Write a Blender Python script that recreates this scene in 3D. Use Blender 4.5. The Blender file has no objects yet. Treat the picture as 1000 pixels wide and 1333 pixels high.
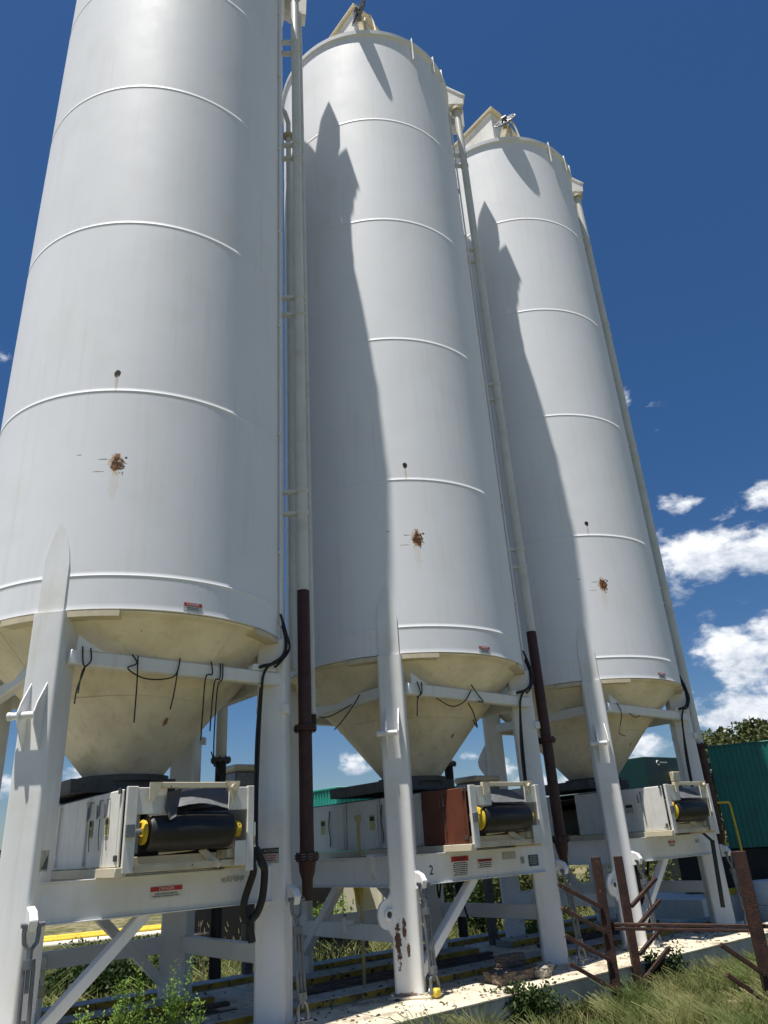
import bpy, bmesh, math, random
import numpy as np
from mathutils import Vector, Matrix, Euler
S = bpy.context.scene
COL = S.collection
R_ = math.radians
random.seed(7)
# ------------------------------------------------------------------ camera
cd = bpy.data.cameras.new('camera'); cam = bpy.data.objects.new('camera', cd); COL.objects.link(cam)
fw = Vector((0.0, 0.9124055800, 0.4092872555)); rt = Vector((0.9979497284, 0.0261954701, -0.0583963775)); up = Vector((0.0640026527, -0.4084481055, 0.9105349009))
M = Matrix.Identity(4)
for r in range(3):
    M[r][0] = rt[r]; M[r][1] = up[r]; M[r][2] = -fw[r]
M.translation = Vector((0, 0, 1.890))
cam.matrix_world = M
cd.sensor_fit = 'HORIZONTAL'; cd.sensor_width = 36; cd.lens = 34.803; cd.clip_start = 0.05; cd.clip_end = 4000
S.camera = cam
# ------------------------------------------------------------------ sky with clouds, sun, exposure
SUN_EL, SUN_AZ = 75.0, 220.5
W = bpy.data.worlds.new('World'); S.world = W; W.use_nodes = True
nt = W.node_tree; nt.nodes.clear()
def N(nt, t, **kw):
    n = nt.nodes.new(t)
    for k, v in kw.items():
        if k.startswith('i_'):
            key = k[2:]; key = int(key) if key.isdigit() else key.replace('_', ' ')
            n.inputs[key].default_value = v
        else: setattr(n, k, v)
    return n
def math_(nt, op, a, b=None, clamp=False):
    n = nt.nodes.new('ShaderNodeMath'); n.operation = op; n.use_clamp = clamp
    for i, v in enumerate((a, b)):
        if v is None: continue
        if isinstance(v, (int, float)): n.inputs[i].default_value = v
        else: nt.links.new(v, n.inputs[i])
    return n.outputs[0]
def smooth(nt, v, a, b):
    n = nt.nodes.new('ShaderNodeMapRange'); n.interpolation_type = 'SMOOTHSTEP'
    nt.links.new(v, n.inputs[0]); n.inputs[1].default_value = a; n.inputs[2].default_value = b
    return n.outputs[0]
def mixc(nt, f, a, b, mode='MIX'):
    n = nt.nodes.new('ShaderNodeMix'); n.data_type = 'RGBA'; n.blend_type = mode
    for i, v in ((0, f), (6, a), (7, b)):
        if isinstance(v, (int, float)): n.inputs[i].default_value = v
        elif isinstance(v, (tuple, list)): n.inputs[i].default_value = (*v[:3], 1)
        else: nt.links.new(v, n.inputs[i])
    return n.outputs[2]
sky = N(nt, 'ShaderNodeTexSky', sky_type='NISHITA', sun_disc=False, sun_elevation=R_(SUN_EL), sun_rotation=R_(SUN_AZ), air_density=1.0, dust_density=0.35, ozone_density=3.0)
hs = N(nt, 'ShaderNodeHueSaturation'); hs.inputs['Saturation'].default_value = 1.24; hs.inputs['Value'].default_value = 0.74
nt.links.new(sky.outputs[0], hs.inputs['Color'])
tc = N(nt, 'ShaderNodeTexCoord'); sep = N(nt, 'ShaderNodeSeparateXYZ'); nt.links.new(tc.outputs['Generated'], sep.inputs[0])
X, Y, Z = sep.outputs
az = math_(nt, 'ARCTAN2', X, Y)
hyp = math_(nt, 'SQRT', math_(nt, 'ADD', math_(nt, 'MULTIPLY', X, X), math_(nt, 'MULTIPLY', Y, Y)))
te = math_(nt, 'DIVIDE', Z, math_(nt, 'MAXIMUM', hyp, 0.001))
cx = N(nt, 'ShaderNodeCombineXYZ'); nt.links.new(az, cx.inputs[0]); nt.links.new(te, cx.inputs[1])
def fbm(scale, loc=(0, 0, 0), detail=8, rough=0.58, sc=(1, 1.5, 1)):
    mp = N(nt, 'ShaderNodeMapping'); mp.inputs['Scale'].default_value = sc; mp.inputs['Location'].default_value = loc
    nt.links.new(cx.outputs[0], mp.inputs[0])
    n = N(nt, 'ShaderNodeTexNoise'); n.inputs['Scale'].default_value = scale; n.inputs['Detail'].default_value = detail; n.inputs['Roughness'].default_value = rough
    nt.links.new(mp.outputs[0], n.inputs[0]); return n.outputs[0]
nz = fbm(14, (0, 0, 0), 9, .56); nf = fbm(45, (3, 1, 0), 8, .60)
acc = None; num = None; den = None
# cumulus of the photo: azimuth, tan(elevation), half widths, strength
for (a, t, wa, wt, s) in [(.44, .318, .060, .026, 1.15), (.50, .308, .05, .030, 1.1), (.375, .318, .022, .034, .8), (.405, .396, .020, .013, .85), (.51, .385, .022, .018, .9), (.452, .365, .03, .012, .42), (.435, .183, .045, .030, 1.1), (.49, .19, .04, .030, 1.1), (.425, .123, .05, .024, 1.0), (.49, .10, .05, .02, .9), (.362, .567, .014, .016, .75), (.408, .552, .030, .012, .40), (.412, .50, .013, .012, .42), (.453, .250, .012, .007, .5), (.371, .151, .014, .008, .5), (.306, .098, .025, .015, .95), (.291, .068, .03, .012, .9), (-.055, .095, .016, .013, 1.0), (.09, .097, .02, .006, .55), (.12, .083, .02, .010, .8), (-.395, .099, .03, .010, .8), (-.469, .090, .03, .012, .8), (-.548, .653, .02, .02, .42), (-.571, .825, .02, .015, .40), (.2, .06, .06, .010, .8), (-.2, .05, .08, .012, .8), (-.9, .12, .14, .03, 1.0), (.85, .16, .14, .03, 1.0), (1.3, .25, .1, .04, 1.0), (-1.4, .3, .12, .04, 1.0), (2.4, .15, .2, .04, 1.0), (-2.3, .2, .2, .05, 1.0)]:
    da = math_(nt, 'DIVIDE', math_(nt, 'SUBTRACT', az, a), wa * 1.5); dt = math_(nt, 'DIVIDE', math_(nt, 'SUBTRACT', te, t), wt * 1.5)
    g = math_(nt, 'MULTIPLY', math_(nt, 'EXPONENT', math_(nt, 'MULTIPLY', math_(nt, 'ADD', math_(nt, 'MULTIPLY', da, da), math_(nt, 'MULTIPLY', dt, dt)), -1.0)), s)
    acc = g if acc is None else math_(nt, 'MAXIMUM', acc, g)
    num = math_(nt, 'MULTIPLY', g, dt) if num is None else math_(nt, 'ADD', num, math_(nt, 'MULTIPLY', g, dt)); den = g if den is None else math_(nt, 'ADD', den, g)
dens = math_(nt, 'ADD', acc, math_(nt, 'ADD', math_(nt, 'MULTIPLY', math_(nt, 'SUBTRACT', nz, .5), 1.9), math_(nt, 'MULTIPLY', math_(nt, 'SUBTRACT', nf, .5), .75)))
gate = smooth(nt, acc, .06, .35)
cm = math_(nt, 'MULTIPLY', smooth(nt, dens, 0.40, 0.92), gate)
vert = math_(nt, 'DIVIDE', num, math_(nt, 'MAXIMUM', den, .01))
cshade = smooth(nt, math_(nt, 'ADD', math_(nt, 'ADD', math_(nt, 'MULTIPLY', nf, 2.0), math_(nt, 'MULTIPLY', nz, 1.2)), math_(nt, 'MULTIPLY', vert, .9)), 1.0, 2.1)
ccol = mixc(nt, cshade, (5.4, 6.0, 7.0), (9.9, 10.1, 10.4))
tint = mixc(nt, smooth(nt, te, 0.0, 0.9), (.72, .80, .94), (.90, .94, 1.03))
skyb = mixc(nt, 1.0, hs.outputs[0], tint, 'MULTIPLY')
skyc = mixc(nt, math_(nt, 'MULTIPLY', cm, 0.95), skyb, ccol)
bg = N(nt, 'ShaderNodeBackground'); bg.inputs['Strength'].default_value = 0.076
nt.links.new(skyc, bg.inputs['Color'])
wo = N(nt, 'ShaderNodeOutputWorld'); nt.links.new(bg.outputs[0], wo.inputs[0])
ld = bpy.data.lights.new('sun', 'SUN'); ld.energy = 4.9; ld.angle = R_(0.53); ld.color = (1, 0.955, 0.88)
sun = bpy.data.objects.new('sun', ld); COL.objects.link(sun)
sun.rotation_euler = Vector((-0.1683, -0.1966, 0.9659)).to_track_quat('Z', 'Y').to_euler()
vs = S.view_settings; vs.view_transform = 'Standard'; vs.look = 'None'; vs.gamma = 1; vs.use_curve_mapping = False; vs.exposure = 0.52
S.cycles.max_bounces = 6
# ------------------------------------------------------------------ materials
def mat(name, base, rough=0.5, metal=0.0, var=0.08, vscale=3.0, dirt=None, dirt_amt=0.0, dirt_scale=4.0, speck=None, speck_th=0.70, speck_scale=30, streak=None, streak_amt=0.0, bump=0.0, bscale=8, patches=(), spec=0.5, coords='Object'):
    m = bpy.data.materials.new(name); m.use_nodes = True; nt = m.node_tree
    b = nt.nodes['Principled BSDF']; b.inputs['Roughness'].default_value = rough; b.inputs['Metallic'].default_value = metal
    b.inputs['Specular IOR Level'].default_value = spec
    tc = nt.nodes.new('ShaderNodeTexCoord'); co = tc.outputs[coords]
    def noise(scale, det=5, r=.55, sc=None, off=None):
        v = co
        if sc or off:
            mp = nt.nodes.new('ShaderNodeMapping'); mp.inputs['Scale'].default_value = sc or (1, 1, 1); mp.inputs['Location'].default_value = off or (0, 0, 0)
            nt.links.new(co, mp.inputs[0]); v = mp.outputs[0]
        n = nt.nodes.new('ShaderNodeTexNoise'); n.inputs['Scale'].default_value = scale; n.inputs['Detail'].default_value = det; n.inputs['Roughness'].default_value = r
        nt.links.new(v, n.inputs[0]); return n.outputs[0]
    n1 = noise(vscale)
    c = mixc(nt, smooth(nt, n1, .3, .7), tuple(x * (1 - var) for x in base), tuple(min(1, x * (1 + var)) for x in base))
    rsock = None
    if dirt:
        f = math_(nt, 'MULTIPLY', smooth(nt, noise(dirt_scale, 7, .65, off=(5, 2, 1)), .48, .72), dirt_amt); c = mixc(nt, f, c, dirt)
    if streak:
        f = math_(nt, 'MULTIPLY', smooth(nt, noise(5, 4, .6, sc=(2.2, 2.2, .12), off=(1, 7, 3)), .5, .75), streak_amt); c = mixc(nt, f, c, streak)
    if speck:
        c = mixc(nt, smooth(nt, noise(speck_scale, 4, .6, off=(9, 4, 2)), speck_th, speck_th + .03), c, speck)
    for (px_, py_, pz_, sx_, sy_, sz_, th, scl, colr, stren) in patches:
        mp = nt.nodes.new('ShaderNodeVectorMath'); mp.operation = 'SUBTRACT'; mp.inputs[1].default_value = (px_, py_, pz_); nt.links.new(co, mp.inputs[0])
        dv = nt.nodes.new('ShaderNodeVectorMath'); dv.operation = 'DIVIDE'; dv.inputs[1].default_value = (sx_, sy_, sz_); nt.links.new(mp.outputs[0], dv.inputs[0])
        ln = nt.nodes.new('ShaderNodeVectorMath'); ln.operation = 'LENGTH'; nt.links.new(dv.outputs[0], ln.inputs[0])
        oi = nt.nodes.new('ShaderNodeObjectInfo')
        va = nt.nodes.new('ShaderNodeVectorMath'); va.operation = 'ADD'; nt.links.new(co, va.inputs[0]); nt.links.new(oi.outputs['Location'], va.inputs[1])
        n = nt.nodes.new('ShaderNodeTexNoise'); n.inputs['Scale'].default_value = scl; n.inputs['Detail'].default_value = 8; n.inputs['Roughness'].default_value = .68; nt.links.new(va.outputs[0], n.inputs[0])
        inside = smooth(nt, ln.outputs['Value'], 1.0, .25)
        f = math_(nt, 'MULTIPLY', math_(nt, 'MULTIPLY', smooth(nt, math_(nt, 'ADD', inside, math_(nt, 'MULTIPLY', math_(nt, 'SUBTRACT', n.outputs[0], .5), th)), .62, .86), smooth(nt, inside, .0, .12)), stren)
        c = mixc(nt, f, c, colr)
    nt.links.new(c, b.inputs['Base Color'])
    if rough > .25:
        rr = nt.nodes.new('ShaderNodeMapRange'); nt.links.new(noise(vscale * 3), rr.inputs[0]); rr.inputs[3].default_value = rough - .1; rr.inputs[4].default_value = min(1, rough + .1); nt.links.new(rr.outputs[0], b.inputs['Roughness'])
    if bump:
        bp = nt.nodes.new('ShaderNodeBump'); bp.inputs['Strength'].default_value = bump; bp.inputs['Distance'].default_value = .02
        nt.links.new(noise(bscale), bp.inputs['Height']); nt.links.new(bp.outputs[0], b.inputs['Normal'])
    return m
RUST = (.14, .045, .015); DRUST = (.05, .018, .008); GRIME = (.36, .30, .20)
shell_p = mat('shell_paint', (.795, .81, .85), .58, var=.02, vscale=.7, dirt=(.68, .66, .60), dirt_amt=.22, dirt_scale=1.1, streak=(.66, .64, .58), streak_amt=.25, bump=.16, bscale=1.3, spec=.22, speck=(.3, .26, .2), speck_th=.80, speck_scale=14,
    patches=[(-.93, -1.57, 5.62, .10, .10, .42, 2.5, 14, (.68, .60, .46), .30), (-.93, -1.57, 5.86, .15, .15, .24, 2.2, 18, (.56, .38, .19), .55), (-.92, -1.575, 5.86, .12, .12, .21, 3.6, 15, (.30, .13, .04), .95), (-.91, -1.58, 5.84, .11, .11, .18, 5.0, 20, (.075, .032, .014), .95), (-.84, -1.62, 5.93, .035, .035, .03, .8, 20, (.035, .02, .012), 1.0), (-1.05, -1.50, 5.91, .12, .10, .012, 2.5, 30, (.12, .06, .03), .9), (-1.08, -1.47, 5.76, .16, .13, .010, 2.0, 30, (.20, .11, .05), .8), (-1.25, -1.33, 5.98, .06, .06, .012, 1.5, 30, (.10, .06, .04), .8), (-1.0, -1.53, 7.03, .065, .065, .10, 1.6, 9, (.022, .012, .008), 1.0), (-1.0, -1.53, 6.90, .035, .035, .20, 2.0, 20, (.50, .37, .22), .5)])
white = mat('white_paint', (.72, .71, .67), .5, var=.07, vscale=1.6, dirt=(.48, .42, .31), dirt_amt=.5, dirt_scale=2.6, streak=(.45, .38, .26), streak_amt=.30, speck=RUST, speck_th=.745, speck_scale=9, bump=.06, bscale=12)
LP = dict(rough=.42, var=.04, vscale=1.3, dirt=(.58, .54, .42), dirt_amt=.3, dirt_scale=1.8, streak=(.5, .45, .33), streak_amt=.22, speck=RUST, speck_th=.77, speck_scale=8, bump=.05, bscale=6)
leg_p = mat('leg_paint', (.76, .765, .77), **LP)
leg_rust = mat('leg_paint_rusted', (.77, .77, .76), **LP, patches=[(-1.41, -1.23, .86, .06, .08, .42, 3.2, 13, (.08, .03, .015), 1.0), (-1.36, -1.29, 1.0, .04, .05, .20, 3.0, 15, (.12, .05, .02), 1.0), (-1.34, -1.32, .78, .03, .04, .15, 2.6, 17, (.14, .05, .02), 1.0), (-1.36, -1.28, .35, .3, .3, .05, 4.0, 26, RUST, .8)])
cream = mat('aged_cream_paint', (.62, .55, .40), .5, var=.08, vscale=2.5, dirt=(.40, .30, .17), dirt_amt=.5, dirt_scale=3.5, speck=RUST, speck_th=.68, speck_scale=16)
cone_p = mat('cone_paint', (.82, .745, .60), .5, var=.10, vscale=1.8, dirt=(.54, .42, .25), dirt_amt=.45, dirt_scale=2.0, streak=(.56, .44, .27), streak_amt=.4, speck=(.25, .14, .06), speck_th=.74, speck_scale=12, bump=.12, bscale=2.5, patches=[(.12, -.86, 3.24, .07, .10, .12, 2.0, 16, (.30, .15, .05), 1.0), (.12, -.86, 3.10, .05, .1, .25, 2.5, 16, (.55, .40, .22), .5)])
redpipe = mat('dark_oxide_paint', (.040, .010, .008), .55, var=.25, vscale=5, dirt=(.07, .03, .02), dirt_amt=.6, dirt_scale=8, bump=.1, bscale=30)
pipe_w = mat('pipe_paint', (.66, .66, .62), .4, var=.04, vscale=2, dirt=(.48, .42, .30), dirt_amt=.4, dirt_scale=3, speck=RUST, speck_th=.73, speck_scale=10, patches=[(1.74, -1.32, 9.8, .035, .05, 2.6, 2.5, 4, (.13, .05, .03), .95), (1.74, -1.32, 13.5, .035, .05, 2.2, 2.5, 4, (.13, .05, .03), .95)])
rackm = mat('rack_rust', (.034, .013, .009), .75, var=.35, vscale=9, dirt=(.09, .032, .016), dirt_amt=.7, dirt_scale=11, speck=(.20, .09, .04), speck_th=.66, speck_scale=26, bump=.35, bscale=60)
brown = mat('primer_panel', (.13, .035, .014), .6, var=.15, vscale=3, dirt=(.07, .02, .012), dirt_amt=.5, dirt_scale=6)
rubber = mat('black_rubber', (.009, .009, .011), .5, var=.2, vscale=6, dirt=(.05, .045, .04), dirt_amt=.25, dirt_scale=5, bump=.05, bscale=20)
hosem = mat('hose_rubber', (.010, .010, .011), .6)
yellow = mat('yellow_paint', (.70, .50, .035), .5, var=.1, vscale=10, dirt=(.3, .2, .06), dirt_amt=.5, dirt_scale=12)
yrail = mat('worn_yellow', (.34, .22, .02), .7, var=.25, vscale=5, dirt=(.08, .045, .02), dirt_amt=1.0, dirt_scale=6, speck=(.03, .018, .01), speck_th=.58, speck_scale=11)
galv = mat('galvanised_steel', (.20, .21, .23), .45, .7, var=.15, vscale=15, dirt=(.12, .09, .07), dirt_amt=.4, dirt_scale=12)
dgrey = mat('grey_steel', (.085, .085, .085), .55, .3, var=.2, vscale=6, dirt=(.16, .12, .08), dirt_amt=.5, dirt_scale=6)
lgrey = mat('flap_grey', (.30, .31, .33), .5, .2, var=.1, vscale=4, speck=(.1, .09, .08), speck_th=.66, speck_scale=18)
blackm = mat('black_paint', (.010, .010, .010), .6, var=.3)
teal = mat('green_container', (.006, .15, .125), .42, var=.10, vscale=2, dirt=(.02, .075, .06), dirt_amt=.4, dirt_scale=3)
dgreen = mat('dark_green_panel', (.003, .030, .026), .4, var=.1, vscale=2)
bteal = mat('bright_teal', (.02, .26, .21), .45, var=.1, vscale=3)
deckm = mat('deck_paint', (.60, .54, .41), .65, var=.12, vscale=2.5, dirt=(.20, .15, .10), dirt_amt=.9, dirt_scale=2.6, speck=(.14, .07, .035), speck_th=.67, speck_scale=7, bump=.25, bscale=18)
beamtop = mat('beam_top_paint', (.36, .37, .36), .6, var=.15, vscale=5, dirt=(.16, .12, .09), dirt_amt=.7, dirt_scale=5, speck=(.05, .025, .015), speck_th=.63, speck_scale=14)
skidside = mat('skid_side_paint', (.50, .49, .44), .6, var=.1, vscale=2, dirt=(.25, .2, .13), dirt_amt=.6, dirt_scale=4, speck=RUST, speck_th=.70, speck_scale=10)
blockm = mat('weathered_block', (.15, .115, .09), .9, var=.3, vscale=12, dirt=(.06, .045, .035), dirt_amt=.6, dirt_scale=18, bump=.6, bscale=30)
blockl = mat('pale_block', (.38, .35, .29), .9, var=.2, vscale=12, dirt=(.15, .11, .08), dirt_amt=.5, dirt_scale=18, bump=.6, bscale=30)
ink = mat('black_ink', (.02, .02, .02), .6); redink = mat('red_sticker', (.45, .02, .025), .45, var=.1); stick = mat('sticker_white', (.68, .67, .64), .45); yst = mat('sticker_yellow', (.50, .48, .20), .5); fade = mat('faded_sticker', (.42, .42, .38), .6, var=.15, vscale=20, dirt=(.25, .23, .2), dirt_amt=.6, dirt_scale=25); darkst = mat('dark_sticker', (.07, .09, .10), .5, var=.3, vscale=40)
creamwall = mat('cream_tank', (.84, .79, .64), .6, var=.05, vscale=1, dirt=(.45, .38, .26), dirt_amt=.3, dirt_scale=2)
bark = mat('bark', (.10, .075, .05), .9, var=.3, vscale=8, bump=.5, bscale=20)
def leafmat(name, c1, c2, scale=1.5, tr=.25):
    m = bpy.data.materials.new(name); m.use_nodes = True; nt = m.node_tree; b = nt.nodes['Principled BSDF']
    g = nt.nodes.new('ShaderNodeNewGeometry'); n = nt.nodes.new('ShaderNodeTexNoise'); n.inputs['Scale'].default_value = scale; n.inputs['Detail'].default_value = 3
    nt.links.new(g.outputs['Position'], n.inputs[0])
    f = math_(nt, 'ADD', math_(nt, 'MULTIPLY', smooth(nt, n.outputs[0], .35, .65), .6), math_(nt, 'MULTIPLY', g.outputs['Random Per Island'], .4))
    c = mixc(nt, f, c1, c2); nt.links.new(c, b.inputs['Base Color']); b.inputs['Roughness'].default_value = .6; b.inputs['Specular IOR Level'].default_value = .3
    t = nt.nodes.new('ShaderNodeBsdfTranslucent'); nt.links.new(c, t.inputs[0]); mx = nt.nodes.new('ShaderNodeMixShader'); mx.inputs[0].default_value = tr
    nt.links.new(b.outputs[0], mx.inputs[1]); nt.links.new(t.outputs[0], mx.inputs[2]); nt.links.new(mx.outputs[0], nt.nodes['Material Output'].inputs[0])
    return m
leafd = leafmat('dark_leaf', (.018, .040, .010), (.055, .090, .022)); leafb = leafmat('bright_leaf', (.10, .19, .025), (.24, .34, .07), 3, .4); leafo = leafmat('olive_leaf', (.045, .065, .018), (.14, .15, .05), .8)
grassm = leafmat('grass_blade', (.070, .135, .026), (.36, .34, .15), 1.5, .45); drym = leafmat('dry_stem', (.28, .24, .15), (.42, .37, .24), 3)
# ------------------------------------------------------------------ mesh builder
class MB:
    def __init__(s): s.bm = bmesh.new()
    def _add(s, verts, faces, mtx=None):
        vs = [s.bm.verts.new(mtx @ Vector(v) if mtx else Vector(v)) for v in verts]
        fs = []
        for f in faces:
            try: fs.append(s.bm.faces.new([vs[i] for i in f]))
            except ValueError: pass
        return vs, fs
    def box(s, x0, x1, y0, y1, z0, z1, bev=.006, seg=1, mtx=None):
        v = [(x, y, z) for x in (x0, x1) for y in (y0, y1) for z in (z0, z1)]
        vs, fs = s._add(v, [(0, 1, 3, 2), (4, 6, 7, 5), (0, 4, 5, 1), (2, 3, 7, 6), (0, 2, 6, 4), (1, 5, 7, 3)], mtx)
        if bev:
            es = list({e for f in fs for e in f.edges}); bmesh.ops.bevel(s.bm, geom=es, offset=bev, segments=seg, affect='EDGES')
        return s
    def obox(s, c, size, rot=(0, 0, 0), bev=.006, seg=1):
        a, b, d = (q / 2 for q in size); return s.box(-a, a, -b, b, -d, d, bev, seg, Matrix.Translation(c) @ Euler(rot).to_matrix().to_4x4())
    def bar(s, p, q, w, h, bev=.005, upv=(0, 0, 1)):
        p = Vector(p); q = Vector(q); d = (q - p); L = d.length; d.normalize(); x = d.cross(Vector(upv))
        if x.length < 1e-3: x = Vector((1, 0, 0))
        x.normalize(); z = x.cross(d)
        m = Matrix(((x[0], d[0], z[0], p[0]), (x[1], d[1], z[1], p[1]), (x[2], d[2], z[2], p[2]), (0, 0, 0, 1)))
        return s.box(-w / 2, w / 2, 0, L, -h / 2, h / 2, bev, 1, m)
    def tube(s, pts, r, seg=12, caps=True, rs=None):
        pts = [Vector(p) for p in pts]; rings = []; n = len(pts); ref = None
        for i, p in enumerate(pts):
            t = (pts[min(i + 1, n - 1)] - pts[max(i - 1, 0)]).normalized()
            if ref is None: ref = t.cross(Vector((0, 0, 1))) if abs(t.z) < .95 else t.cross(Vector((1, 0, 0)))
            a = (ref - t * ref.dot(t)).normalized(); ref = a; b = t.cross(a); rr = rs[i] if rs else r
            rings.append([s.bm.verts.new(p + (a * math.cos(k * 2 * math.pi / seg) + b * math.sin(k * 2 * math.pi / seg)) * rr) for k in range(seg)])
        for i in range(n - 1):
            for k in range(seg):
                s.bm.faces.new((rings[i][k], rings[i][(k + 1) % seg], rings[i + 1][(k + 1) % seg], rings[i + 1][k]))
        if caps: s.bm.faces.new(rings[0][::-1]); s.bm.faces.new(rings[-1])
        return s
    def cyl(s, p, q, r, seg=20): return s.tube([p, q], r, seg)
    def lathe(s, prof, seg=64, c=(0, 0, 0), a0=0, a1=2 * math.pi, close=False):
        full = abs(a1 - a0 - 2 * math.pi) < 1e-6; n = seg if full else seg + 1; rings = []
        for r, z in prof:
            rings.append([s.bm.verts.new((c[0] + r * math.cos(a0 + (a1 - a0) * k / seg), c[1] + r * math.sin(a0 + (a1 - a0) * k / seg), c[2] + z)) for k in range(n)])
        m = len(prof)
        for i in range(m if close else m - 1):
            for k in range(seg):
                k2 = (k + 1) % n; i2 = (i + 1) % m
                s.bm.faces.new((rings[i][k], rings[i][k2], rings[i2][k2], rings[i2][k]))
        if close and not full:
            s.bm.faces.new([rings[i][0] for i in range(m)]); s.bm.faces.new([rings[i][-1] for i in range(m)][::-1])
        return s
    def prism(s, poly, vec, mtx=None, bev=0):
        n = len(poly); vec = Vector(vec); vs, fs = s._add([Vector(p) for p in poly] + [Vector(p) + vec for p in poly], [tuple(range(n))[::-1], tuple(range(n, 2 * n))] + [(i, (i + 1) % n, n + (i + 1) % n, n + i) for i in range(n)], mtx)
        if bev: bmesh.ops.bevel(s.bm, geom=list({e for f in fs for e in f.edges}), offset=bev, segments=1, affect='EDGES')
        return s
    def ring(s, c, r, t, axis='y', seg=24, a0=0, a1=360):
        pts = []
        for k in range(seg + 1):
            a = R_(a0 + (a1 - a0) * k / seg); u, v = r * math.cos(a), r * math.sin(a)
            pts.append((c[0] + (u if axis != 'x' else 0), c[1] + (0 if axis == 'y' else (v if axis == 'z' else u)), c[2] + (v if axis != 'z' else 0)))
        return s.tube(pts, t, 8, caps=True)
    def mesh(s, name, m, smooth_=False):
        bmesh.ops.recalc_face_normals(s.bm, faces=s.bm.faces[:]); me = bpy.data.meshes.new(name); s.bm.to_mesh(me); s.bm.free()
        me.materials.append(m)
        if smooth_:
            me.polygons.foreach_set('use_smooth', [True] * len(me.polygons)); me.set_sharp_from_angle(angle=R_(38))
        return me
MC = {}
def part(name, build, m, parent=None, key=None, smooth_=True, label=None, loc=None, rot=None):
    k = key
    if k and k in MC: me = MC[k]
    else:
        mb = MB(); build(mb); me = mb.mesh(name, m, smooth_)
        if k: MC[k] = me
    o = bpy.data.objects.new(name, me); COL.objects.link(o)
    if parent: o.parent = parent
    if loc: o.location = loc
    if rot: o.rotation_euler = rot
    if label: o['label'] = label
    return o
def thing(name, label, cat, loc=(0, 0, 0), rz=0, group=None):
    o = bpy.data.objects.new(name, None); COL.objects.link(o); o.location = loc; o.rotation_euler = (0, 0, rz); o.empty_display_size = .2
    o['label'] = label; o['category'] = cat
    if group: o['group'] = group
    return o
def tag(o, label, cat, group=None, kind=None):
    if label: o['label'] = label
    if cat: o['category'] = cat
    if group: o['group'] = group
    if kind: o['kind'] = kind
    return o
def text(name, s, size, parent, loc, rot, m, extr=.0008):
    c = bpy.data.curves.new(name, 'FONT'); c.body = s; c.size = size; c.extrude = extr; c.align_x = 'CENTER'; c.align_y = 'CENTER'; c.materials.append(m)
    o = bpy.data.objects.new(name, c); COL.objects.link(o); o.parent = parent; o.location = loc; o.rotation_euler = rot
    dg = bpy.context.evaluated_depsgraph_get(); me = bpy.data.meshes.new_from_object(o.evaluated_get(dg))
    me.materials.clear(); me.materials.append(m)
    o2 = bpy.data.objects.new(name, me); COL.objects.link(o2); o2.parent = parent; o2.location = loc; o2.rotation_euler = rot
    bpy.data.objects.remove(o); return o2
ROWA = math.atan2(.63583, .77183)
CEN = [(-3.16753, 8.90361), (.15622, 11.64170), (3.47997, 14.37980)]
Uv = Vector((math.cos(ROWA), math.sin(ROWA), 0)); Vv = Vector((-math.sin(ROWA), math.cos(ROWA), 0))
def L2W(i, x, y, z): c = CEN[i]; p = Vector((c[0], c[1], 0)) + Uv * x + Vv * y; p.z = z; return p
# ------------------------------------------------------------------ ground
def gmat():
    m = bpy.data.materials.new('ground_grass_and_dirt'); m.use_nodes = True; nt = m.node_tree; b = nt.nodes['Principled BSDF']; b.inputs['Roughness'].default_value = .95; b.inputs['Specular IOR Level'].default_value = .1
    g = nt.nodes.new('ShaderNodeNewGeometry')
    def nz(s, d=6, r=.6):
        n = nt.nodes.new('ShaderNodeTexNoise'); n.inputs['Scale'].default_value = s; n.inputs['Detail'].default_value = d; n.inputs['Roughness'].default_value = r; nt.links.new(g.outputs['Position'], n.inputs[0]); return n.outputs[0]
    c = mixc(nt, smooth(nt, nz(.25), .4, .6), (.12, .13, .05), (.34, .285, .17))
    c = mixc(nt, smooth(nt, nz(3.5), .42, .62), c, (.06, .075, .025))
    c = mixc(nt, smooth(nt, nz(22), .5, .7), c, (.20, .16, .10))
    nt.links.new(c, b.inputs['Base Color'])
    bp = nt.nodes.new('ShaderNodeBump'); bp.inputs['Distance'].default_value = .08; nt.links.new(nz(14), bp.inputs['Height']); nt.links.new(bp.outputs[0], b.inputs['Normal'])
    return m
def gb(mb):
    n = 120; h = lambda x, y: .05 * math.sin(x * .7 + 1) * math.sin(y * .6) - .03 if max(abs(x), abs(y)) < 60 else 0
    cs = [(-1 if k < 0 else 1) * (abs(k) / 40) ** 3.2 * 1500 for k in range(-40, 41)]
    vv = [[mb.bm.verts.new((x, y + 10, min(0, h(x, y)))) for y in cs] for x in cs]
    for i in range(len(cs) - 1):
        for j in range(len(cs) - 1): mb.bm.faces.new((vv[i][j], vv[i + 1][j], vv[i + 1][j + 1], vv[i][j + 1]))
tag(part('ground', gb, gmat()), None, None, kind='structure')
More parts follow.
